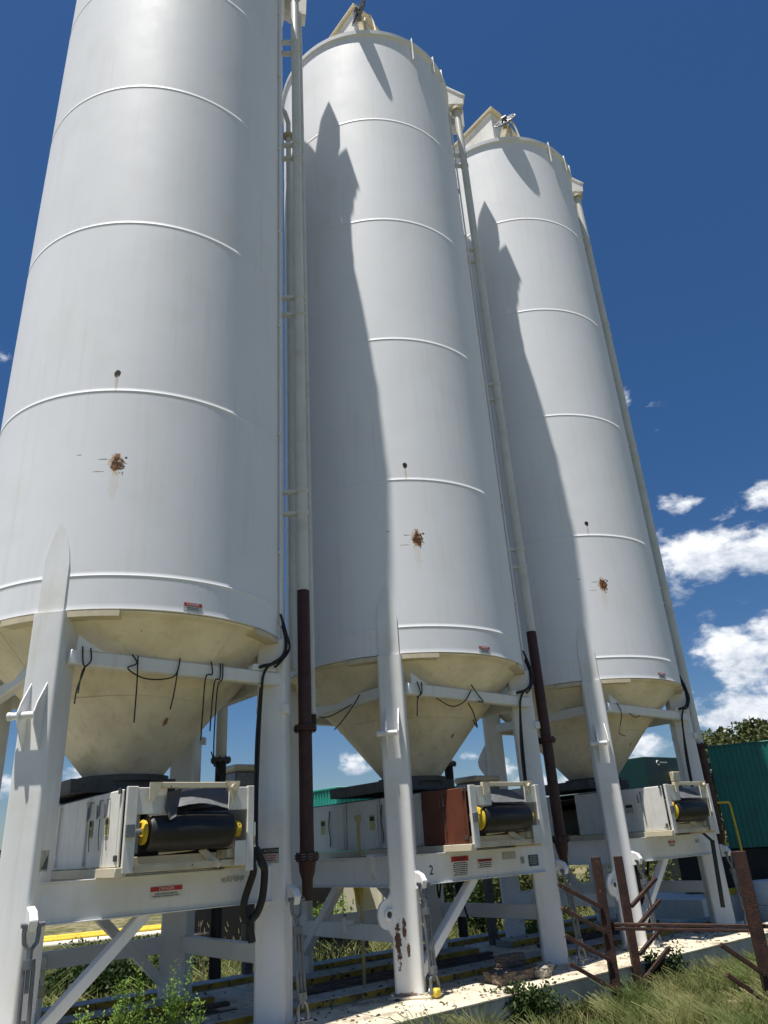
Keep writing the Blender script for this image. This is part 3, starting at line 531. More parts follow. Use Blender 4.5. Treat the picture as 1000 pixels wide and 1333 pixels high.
# ------------------------------------------------------------------ belt conveyors
def conveyor(i, label):
    T = thing('belt_conveyor', label, 'conveyor', (CEN[i][0], CEN[i][1], 1.78), ROWA, 'belt conveyors under the silo cones')
    Z = lambda z: z - 1.78
    yb = 1.9
    pm = {0: white, 1: brown, 2: white}[i]
    part('bottom_rail', lambda mb: mb.box(-.66, -.56, -1.80, yb, Z(1.772), Z(1.85), .004), cream, T, 'cbr'); part('bottom_rail', lambda mb: mb.box(.62, .70, -1.74, yb, Z(1.772), Z(1.85), .004), cream, T, 'cbr2')
    d = part('side_door', lambda mb: (mb.box(-.625, -.60, -1.74, -.90, Z(1.855), Z(2.50), .008), mb.box(-.632, -.6255, -1.70, -1.66, Z(1.90), Z(2.46), .002)), pm, T, None, smooth_=False, label={0: 'white side door with two small warning stickers', 1: 'rusty brown side door', 2: 'white side door with a hanging chain and a faded sticker'}[i])
    for y in ((-1.25, -.98, -1.45) if i == 0 else (-1.35,)):
        part('handle', lambda mb: mb.tube([(-.63, y, Z(2.44)), (-.655, y - .005, Z(2.44)), (-.66, y - .01, Z(2.30)), (-.655, y + .05, Z(2.28)), (-.655, y + .06, Z(2.40))], .008, 6), dgrey if i else galv, d); part('chain', lambda mb: mb.tube([(-.64, y + .02, Z(2.28)), (-.645, y, Z(2.15)), (-.64, y - .02, Z(2.0))], .004, 5), dgrey, d)
    for z in (1.90, 2.46): part('hinge', lambda mb: mb.cyl((-.64, -1.72, Z(z)), (-.64, -1.72, Z(z) + .05), .018, 8), dgrey, d)
    if i == 0:
        for y in (-.98, -1.42):
            s = part('warning_sticker', lambda mb: mb.box(-.634, -.6325, y - .05, y + .05, Z(2.12), Z(2.28), 0), yst, d); part('black_print', lambda mb: (mb.box(-.6352, -.6345, y - .04, y + .04, Z(2.22), Z(2.27), 0), [mb.box(-.6352, -.6345, y - .04, y + .03, Z(2.14 + .02 * k), Z(2.15 + .02 * k), 0) for k in range(3)]), ink, s)
    if i == 2:
        s = part('faded_sticker', lambda mb: mb.box(-.634, -.6325, -1.16, -1.02, Z(2.14), Z(2.27), 0), fade, d); part('black_print', lambda mb: mb.box(-.6352, -.6345, -1.15, -1.03, Z(2.22), Z(2.26), 0), ink, s)
    # further side panels
    spans = [(-.88, .0), (.02, .82), (.84, 1.72)]
    if i == 2: spans = [(-.88, -.50), (.40, .95), (.97, 1.72)]
    for k, (a, b) in enumerate(spans):
        part('side_panel', lambda mb: (mb.box(-.618, -.60, a, b, Z(1.855), Z(2.50), .006), mb.box(-.64, -.6185, a + .04, a + .07, Z(1.9), Z(2.46), .003), mb.box(-.652, -.62, a + .02, a + .10, Z(2.42), Z(2.46), .003), mb.box(-.652, -.62, a + .02, a + .10, Z(1.88), Z(1.92), .003)), white, T, f'csp{a}', smooth_=False)
    if i == 1:
        for y in (.20, 1.45):
            s = part('warning_sticker', lambda mb: mb.box(-.622, -.6195, y - .06, y + .06, Z(2.10), Z(2.30), 0), yst, T); part('black_print', lambda mb: mb.box(-.6235, -.6225, y - .05, y + .05, Z(2.22), Z(2.28), 0), ink, s)
        for y in (-.05, 1.25): part('chain', lambda mb: mb.tube([(-.63, y, Z(2.42)), (-.64, y + .02, Z(2.2)), (-.64, y - .02, Z(2.05)), (-.63, y, Z(1.92))], .008, 6), dgrey, T)
    part('side_wall', lambda mb: mb.box(.66, .68, -1.76, yb, Z(1.855), Z(2.50), .004), white, T, 'csw', smooth_=False)
    part('top_cover', lambda mb: mb.box(-.60, .66, -1.02, yb, Z(2.50), Z(2.515), .003), dgrey, T, 'ctc', smooth_=False)
    part('rear_wall', lambda mb: mb.box(-.60, .66, yb - .02, yb, Z(1.855), Z(2.495), .003), white, T, 'crw', smooth_=False)
    part('floor_pan', lambda mb: mb.box(-.59, .65, -1.2, yb - .03, Z(1.80), Z(1.812), .002), dgrey, T, 'cfp', smooth_=False)
    part('front_frame', lambda mb: (mb.box(-.60, -.50, -1.805, -1.765, Z(1.80), Z(2.52), .004), mb.box(-.502, -.22, -1.795, -1.775, Z(2.28), Z(2.51), .004)), white, T, 'cff', smooth_=False)
    part('front_frame', lambda mb: (mb.box(.62, .69, -1.81, -1.765, Z(1.75), Z(2.52), .004), mb.box(.42, .622, -1.795, -1.775, Z(2.30), Z(2.51), .004), mb.box(.50, .622, -1.79, -1.775, Z(1.80), Z(2.02), .004)), white, T, 'cff2', smooth_=False)
    def topbar(mb):
        mb.box(-.40, .50, -1.86, -1.80, Z(2.50), Z(2.55), .004)
        mb.prism([(.34, -1.87, Z(2.56)), (.50, -1.87, Z(2.56)), (.46, -1.87, Z(2.42)), (.42, -1.87, Z(2.34)), (.40, -1.87, Z(2.44))], (0, .012, 0)); mb.prism([(-.42, -1.87, Z(2.55)), (-.30, -1.87, Z(2.55)), (-.38, -1.87, Z(2.38)), (-.42, -1.87, Z(2.40))], (0, .012, 0))
        mb.cyl((.43, -1.90, Z(2.50)), (.43, -1.82, Z(2.50)), .03, 10)
    part('top_bar', topbar, cream, T, 'ctb', smooth_=False)
    def struts(mb):
        mb.box(-.49, .60, -1.74, -1.68, Z(1.80), Z(1.86), .004); mb.box(-.49, .40, -1.60, -1.54, Z(1.86), Z(1.93), .004); mb.bar((.36, -1.76, Z(1.81)), (.22, -1.62, Z(1.97)), .03, .06)
        mb.box(.45, .60, -1.72, -1.50, Z(1.87), Z(1.95), .004); mb.bar((-.2, -1.62, Z(1.96)), (.5, -1.62, Z(2.0)), .03, .05)
    part('lower_strut', struts, cream, T, 'cst', smooth_=False)
    ry, rz = -1.68, Z(2.13)
    roll = part('head_drum', lambda mb: mb.lathe([(.02, -.42), (.150, -.42), (.160, -.40), (.167, -.1), (.169, 0), (.167, .1), (.160, .40), (.150, .42), (.02, .42)], 48, close=True), rubber, T, 'crl', loc=(.06, ry, rz), rot=(0, R_(90), 0))
    def belt(mb):
        for zz in (.170, -.170):
            nx = 11; pts = []
            for yy in (ry, -1.3, -.6, .3, 1.75):
                sag = .05 if zz > 0 else .0
                pts.append([mb.bm.verts.new((.06 - .46 + .92 * k / (nx - 1), yy, rz + zz + (abs(k / (nx - 1) - .5) * 2) ** 2 * (.0 if yy == ry else .07) * (zz > 0) - (.03 * (yy > -1.5) if zz < 0 else 0))) for k in range(nx)])
            for a, b in zip(pts[:-1], pts[1:]):
                for k in range(nx - 1): mb.bm.faces.new((a[k], a[k + 1], b[k + 1], b[k]))
        bmesh.ops.solidify(mb.bm, geom=mb.bm.faces[:], thickness=.01)
    part('belt', belt, rubber, T, 'cbl')
    part('hub_disc', lambda mb: (mb.lathe([(.0, -.03), (.05, -.05), (.06, -.02), (.14, -.012), (.155, 0), (.15, .02), (0, .02)], 32), [mb.cyl((.09 * math.cos(a), .09 * math.sin(a), -.035), (.09 * math.cos(a), .09 * math.sin(a), -.01), .012, 6) for a in [k * math.pi / 3 for k in range(6)]]), yellow, T, 'chd', loc=(-.395, ry, rz), rot=(0, R_(90), 0)).scale = (.70, .70, 1) if i == 0 else (.92, .92, 1)
    part('end_hub', lambda mb: (mb.cyl((0, 0, 0), (0, 0, .05), .055, 20), mb.cyl((0, 0, .05), (0, 0, .10), .075, 20), mb.box(-.05, .05, -.07, .07, .06, .09, .004)), yellow, T, 'ceh', loc=(.485, ry, rz), rot=(0, R_(90), 0))
    part('bearing', lambda mb: (mb.box(-.565, -.50, ry - .09, ry + .05, rz - .14, rz - .02, .008) , mb.box(-.49, -.43, ry - .03, ry + .03, rz - .17, rz + .17, .006), mb.cyl((-.50, ry, rz), (-.40, ry, rz), .045, 16), mb.box(-.60, -.52, -1.84, -1.806, rz - .04, rz + .07, .005)), galv, T, 'cbe', smooth_=False)
    def flap(mb):
        r = random.Random(i + 4); nx, ny = 14, 6; g = []
        x0, x1 = (-.14, .50) if i == 0 else (-.22, .46)
        for b in range(ny):
            row = []
            for a in range(nx):
                u, v = a / (nx - 1), b / (ny - 1); x = x0 + (x1 - x0) * u; y = -1.42 - .36 * v - .05 * math.sin(v * 3.1) * (1 + .4 * math.sin(u * 5)); z = Z(2.50) - (.19 if i else .17) * v ** 1.3 + (.06 * u * (1 - v) if i == 0 else 0)
                if i == 0: z += .035 * math.sin(u * 4.0) * v - .03 * (1 - u) * (1 - v)
                z += r.uniform(-.003, .003); row.append(mb.bm.verts.new((x, y, z)))
            g.append(row)
        for b in range(ny - 1):
            for a in range(nx - 1): mb.bm.faces.new((g[b][a], g[b][a + 1], g[b + 1][a + 1], g[b + 1][a]))
        bmesh.ops.solidify(mb.bm, geom=mb.bm.faces[:], thickness=.008)
    part('deflector_flap', flap, lgrey, T)
    if i == 0:
        part('torn_flap', lambda mb: mb.prism([(-.23, -1.83, Z(2.46)), (-.08, -1.80, Z(2.50)), (-.10, -1.80, Z(2.38)), (-.15, -1.86, Z(2.25)), (-.21, -1.86, Z(2.22)), (-.25, -1.84, Z(2.32))], (0, .01, 0)), dgrey, T, smooth_=False)
    return T
conveyor(0, 'near conveyor with torn grey flap and white door, under the nearest silo'); conveyor(1, 'conveyor with rusty brown side door and yellow drum hub under the middle silo'); conveyor(2, 'far conveyor with a plain white side door under the farthest silo')
# ------------------------------------------------------------------ turnbuckles
def turnbuckle(i, x, y, ztop, xb, yb, zb, label, yel=False):
    T = thing('turnbuckle', label, 'turnbuckle', L2W(i, x, y, 0), ROWA, 'turnbuckles at the silo legs')
    p = Vector((0, 0, ztop)); q = Vector((xb - x, yb - y, zb)); d = (q - p).normalized(); L = (q - p).length; at = lambda t: p + d * (L * t)
    ax = Vector((1, 0, 0))
    part('pad_eye', lambda mb: (mb.prism([(-.035, .11, ztop + .14), (-.035, .11, ztop - .06), (-.035, -.02, ztop - .05), (-.035, -.05, ztop + .03), (-.035, .0, ztop + .10)], (.07, 0, 0), bev=.006)), leg_p, T, smooth_=False)
    def sh(mb, a, b, sgn):
        mb.tube([a - ax * .055, a - ax * .058 + d * .06 * sgn, a - ax * .05 + d * .13 * sgn, a - ax * .02 + d * .17 * sgn, a + ax * .02 + d * .17 * sgn, a + ax * .05 + d * .13 * sgn, a + ax * .058 + d * .06 * sgn, a + ax * .055], .018, 10)
        mb.tube([a - ax * .085, a + ax * .10], .020, 12)
    part('shackle', lambda mb: (sh(mb, p, q, 1), mb.tube([p + d * .16, p + d * .30], .024, 10)), galv, T)
    def body(mb):
        for s_ in (-1, 1): mb.tube([at(.27) + ax * .038 * s_, at(.80) + ax * .038 * s_], .017, 10)
        for t in (.26, .80): mb.tube([at(t) - d * .03, at(t) + d * .04], .052, 14)
        mb.tube([at(.2), at(.45)], .016, 10); mb.tube([at(.62), at(.9)], .016, 10)
    part('turnbuckle_body', body, galv, T)
    part('shackle', lambda mb: (sh(mb, q, p, -1), mb.tube([q - d * .16, q - d * .26], .024, 10)), yellow if False else galv, T)
    if yel: part('tape', lambda mb: mb.obox(q + Vector((0, 0, .0)), (.09, .11, .09), bev=.02), yellow, T, label='yellow taped shackle pin')
    part('anchor_lug', lambda mb: mb.obox((q.x, q.y + .05, (q.z + .322) / 2), (.03, .12, q.z - .322 + .06), bev=.01), leg_p, T)
    return T
nm = ['nearest', 'middle', 'farthest']
for i in range(3):
    turnbuckle(i, -1.21, -1.50, 1.46, -1.19, -1.56, .38, ['grey steel turnbuckle on the front left leg of the nearest silo', 'steel turnbuckle with yellow taped lower shackle beside the rust stained leg', 'steel turnbuckle on the front left leg of the farthest silo'][i], i == 1)
    turnbuckle(i, 1.36, -1.50, 1.44, 1.40, -1.55, .38, ['steel turnbuckle with a small white tag on the right leg of the nearest silo', 'steel turnbuckle on the front right leg of the middle silo', 'steel turnbuckle on the front right leg of the farthest silo near the green container'][i])
# ------------------------------------------------------------------ cables and hoses
def hang(name, label, cat, i, paths, r, m=hosem, group=None):
    o = part(name, lambda mb: [mb.tube(smoothpath(p), r if not isinstance(r, list) else r[k], 8) for k, p in enumerate(paths)], m)
    o.location = (CEN[i][0], CEN[i][1], 0); o.rotation_euler = (0, 0, ROWA); return tag(o, label, cat, group)
def smoothpath(p, n=6):
    p = [Vector(q) for q in p]
    if len(p) < 3: return p
    out = []
    for k in range(len(p) - 1):
        a, b, c, d = p[max(k - 1, 0)], p[k], p[k + 1], p[min(k + 2, len(p) - 1)]
        for j in range(n):
            t = j / n; out.append(.5 * ((2 * b) + (c - a) * t + (2 * a - 5 * b + 4 * c - d) * t * t + (3 * b - a - 3 * c + d) * t ** 3))
    return out + [p[-1]]
for i in range(3):
    a = R_(-46.7); cx_, cy_ = 1.87 * math.cos(a), 1.87 * math.sin(a)
    hang('power_cable', f'black cables drooping from the conduit to the beam and leg of the {nm[i]} silo', 'cable', i,
         [[(cx_, cy_, 4.40), (cx_ + .03, cy_ - .04, 4.20), (cx_ + .0, cy_ - .06, 4.0), (1.12, -1.44, 3.88), (.98, -1.415, 3.84), (.94, -1.2, 3.80)],
          [(cx_ - .03, cy_ - .02, 4.50), (cx_ + .02, cy_ - .08, 4.20), (1.22, -1.47, 3.97), (1.02, -1.44, 3.80), (1.0, -1.38, 3.5), (.985, -1.34, 2.6), (.99, -1.33, 1.95)],
          [(cx_, cy_, 4.42), (1.34, -1.44, 4.1), (1.2, -1.46, 3.9), (1.14, -1.425, 3.84)], [(.97, -1.415, 3.6), (.965, -1.34, 3.0), (.97, -1.32, 2.2)]], [.02, .016, .014, .014], group='cables at the silo legs')
ties0 = [[(-1.02, -1.405, 3.86), (-1.0, -1.408, 3.7), (-.98, -1.405, 3.64), (-1.03, -1.408, 3.45), (-1.04, -1.408, 3.30)], [(-.94, -1.405, 3.85), (-.93, -1.415, 3.72), (-1.0, -1.415, 3.62), (-1.02, -1.415, 3.4)],
    [(-.52, -1.408, 3.83), (-.47, -1.425, 3.74), (-.56, -1.425, 3.68), (-.4, -1.415, 3.60), (-.2, -1.408, 3.60), (-.04, -1.408, 3.66), (.0, -1.408, 3.84)], [(-.46, -1.415, 3.82), (-.45, -1.415, 3.5), (-.45, -1.415, 3.15)], [(-.02, -1.408, 3.70), (-.05, -1.408, 3.45), (-.08, -1.408, 3.3)],
    [(.36, -1.405, 3.84), (.37, -1.425, 3.70), (.30, -1.415, 3.66), (.28, -1.415, 3.3), (.27, -1.415, 3.0)], [(.47, -1.405, 3.83), (.46, -1.425, 3.66), (.40, -1.415, 3.6), (.37, -1.415, 3.1)], [(.50, -1.405, 3.83), (.49, -1.425, 3.66), (.44, -1.415, 3.55), (.42, -1.415, 3.0), (.46, -1.36, 2.75)], [(.42, -1.36, 2.9), (.50, -1.36, 2.7), (.56, -1.36, 2.62)]]
for idx, lb in (((0, 1), 'knotted black wires at the left end of the beam of the nearest silo'), ((2, 3, 4), 'black wire with a long loop in the middle of the beam of the nearest silo'), ((5,), 'single black wire hanging left of the pair on the beam of the nearest silo'), ((6, 7, 8), 'pair of long black wires hanging from the right half of the nearest silo beam')):
    hang('hanging_wire', lb, 'wire', 0, [[(q[0], q[1] - .0, q[2]) for q in ties0[k]] for k in idx], .0075, group='loose wires on the ring beams')
hang('hanging_wire', 'loose black wires looped on the beam below the middle silo', 'wire', 1, [[(-.98, -1.405, 3.85), (-.95, -1.425, 3.7), (-1.0, -1.415, 3.62), (-1.03, -1.415, 3.4)], [(-.90, -1.405, 3.85), (-.93, -1.425, 3.7), (-1.02, -1.415, 3.64)], [(-.6, -1.33, 3.68), (-.4, -1.415, 3.56), (-.15, -1.415, 3.64), (-.0, -1.415, 3.8)], [(-.08, -1.415, 3.62), (.0, -1.415, 3.5), (.05, -1.415, 3.3), (-.02, -1.415, 3.4)], [(.0, -1.415, 3.90), (.12, -1.425, 3.75), (.22, -1.415, 3.66), (.12, -1.415, 3.66)], [(-1.34, -.6, 3.8), (-1.37, -.5, 3.68), (-1.37, -.2, 3.5), (-1.36, .0, 3.42)], [(-1.34, -.4, 3.7), (-1.36, .1, 3.62), (-1.35, .4, 3.66)]], .008, group='loose wires on the ring beams')
hang('hanging_wire', 'loose black wires looped on the beam below the farthest silo', 'wire', 2, [[(-.9, -1.405, 3.84), (-.85, -1.425, 3.68), (-.92, -1.415, 3.5), (-1.0, -1.415, 3.35), (-.85, -1.415, 3.3)], [(-.6, -1.405, 3.68), (-.45, -1.415, 3.62), (-.3, -1.405, 3.66)], [(-1.34, .1, 3.84), (-1.37, .2, 3.75), (-1.36, .32, 3.85), (-1.37, .4, 3.78), (-1.36, .5, 3.86)]], .007, group='loose wires on the ring beams')
hang('hydraulic_hose', 'two thick black hoses looping down at the right end of the near conveyor', 'hose', 0, [[(.86, -1.50, 1.95), (.84, -1.52, 1.80), (.86, -1.50, 1.72), (.80, -1.45, 1.50), (.80, -1.42, 1.38), (.84, -1.42, 1.28)], [(.88, -1.50, 1.95), (.95, -1.52, 1.80), (.99, -1.50, 1.72), (.98, -1.48, 1.50), (.94, -1.45, 1.36), (.88, -1.42, 1.27), (.90, -1.42, 1.10)]], [.036, .040])
o = part('rubber_strap', lambda mb: (mb.bar((.80, -1.42, 1.80), (.98, -1.50, 1.62), .07, .02, .004), mb.bar((.95, -1.50, 1.66), (.80, -1.52, .66), .11, .02, .004, upv=(0, 1, 0))), rubber); o.location = (CEN[2][0], CEN[2][1], 0); o.rotation_euler = (0, 0, ROWA); tag(o, 'flat black rubber strap hanging over the beam of the farthest silo', 'strap')
hang('hydraulic_hose', 'black hoses hanging behind the beam of the farthest silo', 'hose', 2, [[(-.6, -.9, 1.43), (-.5, -.9, 1.1), (-.2, -.8, .7), (0, -.7, .36)], [(.0, -.6, 1.43), (-.05, -.6, 1.0), (.1, -.6, .36)], [(-.9, -.9, 1.3), (-.8, -.9, .9), (-.7, -.9, 1.4)], [(-.3, -.9, 1.43), (-.2, -.9, 1.2), (-.1, -.9, 1.43)]], [.04, .04, .02, .02])
hang('hydraulic_hose', 'thin black hoses looped behind the beam of the middle silo', 'hose', 1, [[(.8, .3, 1.43), (.85, .3, 1.2), (.95, .3, 1.43)], [(1.0, .2, 1.43), (1.02, .2, 1.0), (1.1, .2, .8)], [(.6, .3, 1.43), (.62, .3, 1.15), (.7, .3, 1.43)]], .014)
# fittings behind the near right leg
T = thing('pipe_valve', 'small white valve fitting right of the nearest silo leg', 'valve', L2W(1, -1.34, -.2, 0), ROWA)
part('valve_body', lambda mb: (mb.cyl((-.12, 0, 1.04), (.03, 0, 1.04), .035, 12), mb.cyl((-.1, 0, .94), (-.1, 0, 1.10), .028, 12)), white, T); part('lever', lambda mb: mb.bar((-.16, -.10, 1.12), (-.02, .08, 1.13), .03, .012), galv, T)
# yellow measuring post beside the conveyor of silo 2
o = part('marker_post', lambda mb: (mb.box(-.018, .018, -.015, .015, .34, 2.20, .004), mb.box(-.04, .04, -.025, .025, 2.20, 2.28, .004)), mat('faded_yellow_post', (.46, .38, .16), .6, var=.1, dirt=(.3, .22, .1), dirt_amt=.5)); o.location = L2W(1, -1.25, -.32, 0); o.rotation_euler = (0, 0, ROWA); tag(o, 'slim faded yellow post in front of the white conveyor panels', 'post')
o = part('cover_plate', lambda mb: mb.prism([(0, 0, 0), (.32, 0, 0), (.32, 0, -.16), (.28, 0, -.28), (.18, 0, -.36), (.10, 0, -.33), (.02, 0, -.2)], (0, .12, 0), bev=.01), white); o.location = L2W(1, -1.40, -.78, 1.80); o.rotation_euler = (0, 0, ROWA); tag(o, 'rounded white cover plate hanging left of the middle silo leg', 'cover')
# ------------------------------------------------------------------ loose blocks on the deck of the middle silo
def rblock(L, Wd, H, seed, m):
    def f(mb):
        r = random.Random(seed); mb.box(-L / 2, L / 2, -Wd / 2, Wd / 2, 0, H, 0)
        bmesh.ops.subdivide_edges(mb.bm, edges=mb.bm.edges[:], cuts=5, use_grid_fill=True)
        for v in mb.bm.verts: v.co += Vector((r.uniform(-1, 1), r.uniform(-1, 1), r.uniform(-1, 1))) * .013; v.co.z = max(v.co.z, 0)
        bmesh.ops.bevel(mb.bm, geom=[e for e in mb.bm.edges if e.calc_face_angle(0) > 1], offset=.008, segments=1, affect='EDGES')
    return f
for k, (x, y, z, L, rz, m, lb) in enumerate([(.02, -1.62, .324, .62, .0, blockm, 'longest dark weathered block in front of the pile'), (.06, -1.42, .324, .6, .06, blockm, 'dark weathered block in the middle of the pile'), (.30, -1.30, .324, .5, -.05, blockm, 'dark block at the back of the pile'), (.20, -1.40, .45, .42, .1, blockm, 'dark weathered block lying on top of the pile'), (.42, -1.72, .324, .20, .5, blockl, 'small pale broken block at the right end of the pile'), (.58, -1.58, .324, .20, -.4, blockl, 'small pale broken block behind the other pale one')]):
    o = part('loose_block', rblock(L, .15, .12, k, m), m, loc=tuple(L2W(1, x, y, z)), rot=(0, 0, ROWA + rz), smooth_=False); tag(o, lb, 'block', 'loose blocks on the skid deck')
# ------------------------------------------------------------------ rusty pipe rack
T = thing('pipe_rack', 'rusty brown steel pipe rack with angled arms standing in the grass', 'rack', (2.36, 10.3, 0))
o0 = Vector((2.36, 10.3, 0))
def post(x, y, h, w=.105): return lambda mb: (mb.box(x - w / 2, x + w / 2, y - w / 2, y + w / 2, -.05, h, .006), )
P1, P2, P3 = (0, 0), (.47, .75), (1.42, -.9)
for (px, py), h in ((P1, 1.61), (P2, 1.58), (P3, 1.60)): part('post', post(px, py, h, .102 if (px, py) != P3 else .118), rackm, T, smooth_=False)
for k in range(4):
    z = [1.05, .79, .50, .21][k]
    part('arm', lambda mb: mb.bar((-.03, -.065, z), (-.53, -.12, z + .29), .042, .046), rackm, T, smooth_=False)
    z = [.98, .72, .44, .17][k]
    part('arm', lambda mb: mb.bar((P2[0] + .06, P2[1] - .03, z), (P2[0] + .50, P2[1] + .15, z + .30), .042, .046), rackm, T, smooth_=False)
for z in (.40, .12): part('arm', lambda mb: mb.bar((P3[0] - .04, P3[1] - .06, z), (P3[0] - .46, P3[1] - .10, z + .31), .042, .046), rackm, T, smooth_=False)
part('rail', lambda mb: (mb.bar((.04, .08, .86), (1.45, -.82, .84), .05, .035), mb.bar((.04, .08, .815), (1.45, -.82, .795), .05, .035), mb.bar((1.45, -.82, .84), (3.2, -1.9, .80), .05, .04)), rackm, T, smooth_=False)
# ------------------------------------------------------------------ generator containers at the end of the row
def ribbed(mb, x0, x1, y0, y1, z0, z1, p=.12, d=.03):
    # corrugated walls
    def wall(a, b, n_):
        a = Vector(a); b = Vector(b); L = (b - a).length; u = (b - a) / L; k = max(2, int(L / p)); pts = []
        for j in range(k):
            s_ = L * j / k; w = L / k
            pts += [a + u * s_, a + u * (s_ + .35 * w), a + u * (s_ + .5 * w) + Vector(n_) * d, a + u * (s_ + .85 * w) + Vector(n_) * d]
        pts.append(b); return pts
    lo = wall((x0, y0, 0), (x1, y0, 0), (0, -1, 0)) + wall((x1, y0, 0), (x1, y1, 0), (1, 0, 0)) + wall((x1, y1, 0), (x0, y1, 0), (0, 1, 0)) + wall((x0, y1, 0), (x0, y0, 0), (-1, 0, 0))
    A = [mb.bm.verts.new((q.x, q.y, z0)) for q in lo]; B = [mb.bm.verts.new((q.x, q.y, z1)) for q in lo]; n = len(lo)
    for k in range(n):
        try: mb.bm.faces.new((A[k], A[(k + 1) % n], B[(k + 1) % n], B[k]))
        except ValueError: pass
    mb.bm.faces.new(B); mb.bm.faces.new(A[::-1])
def s3(x, y, z=0): return L2W(2, x, y, z)
GR = R_(-24)
T = thing('generator_container', 'green corrugated generator container behind the rusty rack and the last silo leg', 'container', (7.45, 16.7, 0), GR)
part('housing', lambda mb: ribbed(mb, -.82, .60, .0, 3.5, 1.42, 3.42, .10, .014), teal, T, smooth_=False)
part('roof_edge', lambda mb: mb.box(-.85, .63, -.03, 3.5, 3.422, 3.45, .01), teal, T, smooth_=False)
part('engine_bay', lambda mb: (mb.box(-1.9, .9, .1, 3.4, .62, 1.415, .02), [mb.cyl((x, .02, .95), (x, .098, .95), .15, 20) for x in (-.5, .2)]), blackm, T, smooth_=False)
part('sill', lambda mb: mb.box(-.1, .62, -.05, -.002, 1.36, 1.40, .004), galv, T)
T = thing('generator_container', 'second green container, partly cut off by the right edge', 'container', (8.75, 16.35, 0), GR)
part('housing', lambda mb: ribbed(mb, -.60, 2.6, .0, 3.5, 1.38, 3.36, .09, .03), teal, T, smooth_=False); part('chassis', lambda mb: (mb.box(-.55, 2.6, .1, 3.4, .02, 1.37, .02)), blackm, T)
T = thing('equipment_base', 'low white steel base with a yellow strip below the green container', 'base', s3(0, 0), ROWA)
part('body', lambda mb: mb.box(2.75, 8.4, .02, 2.2, -.02, .60, .01), white, T, smooth_=False)
part('yellow_sill', lambda mb: mb.box(3.0, 4.6, -.005, .10, .605, .70, .006), yellow, T)
T = thing('control_cabinet', 'dark green cabinet with a small white emblem left of the leg of the farthest silo', 'cabinet', s3(0, 0), ROWA)
part('body', lambda mb: mb.box(6.15, 8.6, 2.9, 5.0, .2, 3.62, .02), dgreen, T, smooth_=False); part('panel', lambda mb: mb.box(7.15, 8.4, 2.78, 2.895, 3.0, 3.24, .01), cream, T)
em = part('emblem', lambda mb: mb.ring((6.72, 2.892, 3.47), .055, .014, 'y', 20, 60, 330), stick, T)
part('small_print', lambda mb: mb.box(6.83, 7.15, 2.888, 2.896, 3.47, 3.50, 0), stick, T)
T = thing('hand_rail', 'thin yellow handrail in front of the green container', 'handrail', s3(0, 0), ROWA)
part('rail', lambda mb: mb.tube(smoothpath([(3.05, -.5, 2.28), (3.36, -.6, 2.28), (3.42, -.6, 2.26), (3.46, -.6, 2.18), (3.5, -.6, 1.3), (3.5, -.6, .0)], 3), .022, 10), yellow, T)
T = thing('hand_rail', 'short yellow handrail at the right edge beside the container', 'handrail', s3(0, 0), ROWA)
part('rail', lambda mb: mb.tube([(4.75, -.4, 2.3), (4.75, -.4, 1.5), (4.75, -.4, 0)], .025, 10), yellow, T); part('top_rail', lambda mb: mb.tube([(4.75, -.4, 2.3), (5.6, -.4, 2.3)], .025, 10), yellow, T)
o = part('water_tank', lambda mb: mb.lathe([(.0, 0), (.34, 0), (.36, .03), (.36, .40), (.34, .42), (.36, .44), (.36, .80), (.33, .84), (.0, .86)], 40), mat('bright_white_plastic', (.74, .73, .70), .5, var=.04, dirt=(.5, .45, .35), dirt_amt=.4)); o.location = s3(4.05, -.75, 0); tag(o, 'white ribbed drum at the right edge behind the rack post', 'drum')
# teal unit and cabinets behind the middle silo
T = thing('generator_container', 'bright teal container top behind the conveyor of the middle silo', 'container', L2W(1, 0, 0, 0), ROWA)
part('body', lambda mb: ribbed(mb, 3.5, 8.0, 7.0, 9.4, 1.5, 3.22), bteal, T, smooth_=False); part('roof', lambda mb: mb.box(3.45, 8.05, 6.95, 9.45, 3.222, 3.27, .01), bteal, T); part('chassis', lambda mb: mb.box(3.6, 7.9, 7.2, 9.2, -.02, 1.498, .01), blackm, T)
def cabinet(name, label, i, x, y, z0, w, d_, h, m, m2):
    T = thing(name, label, 'cabinet', L2W(i, x, y, 0), ROWA); part('body', lambda mb: mb.box(-w / 2, w / 2, -d_ / 2, d_ / 2, z0, z0 + h, .02), m, T); part('lid', lambda mb: mb.box(-w / 2 - .02, w / 2 + .02, -d_ / 2 - .02, d_ / 2 + .02, z0 + h + .001, z0 + h + .10, .03), m2, T); part('support_post', lambda mb: mb.box(-.06, .06, -.06, .06, 0, z0 - .001, .01), dgrey, T)
cabinet('motor_cabinet', 'grey motor cabinet with beige lid right of the near cone, before the sky', 0, 2.55, 1.7, 2.75, .75, .5, .26, galv, cream)
cabinet('motor_cabinet', 'grey motor cabinet behind the right leg of the middle silo', 1, 2.35, 1.0, 2.55, .6, .5, .25, galv, cream)
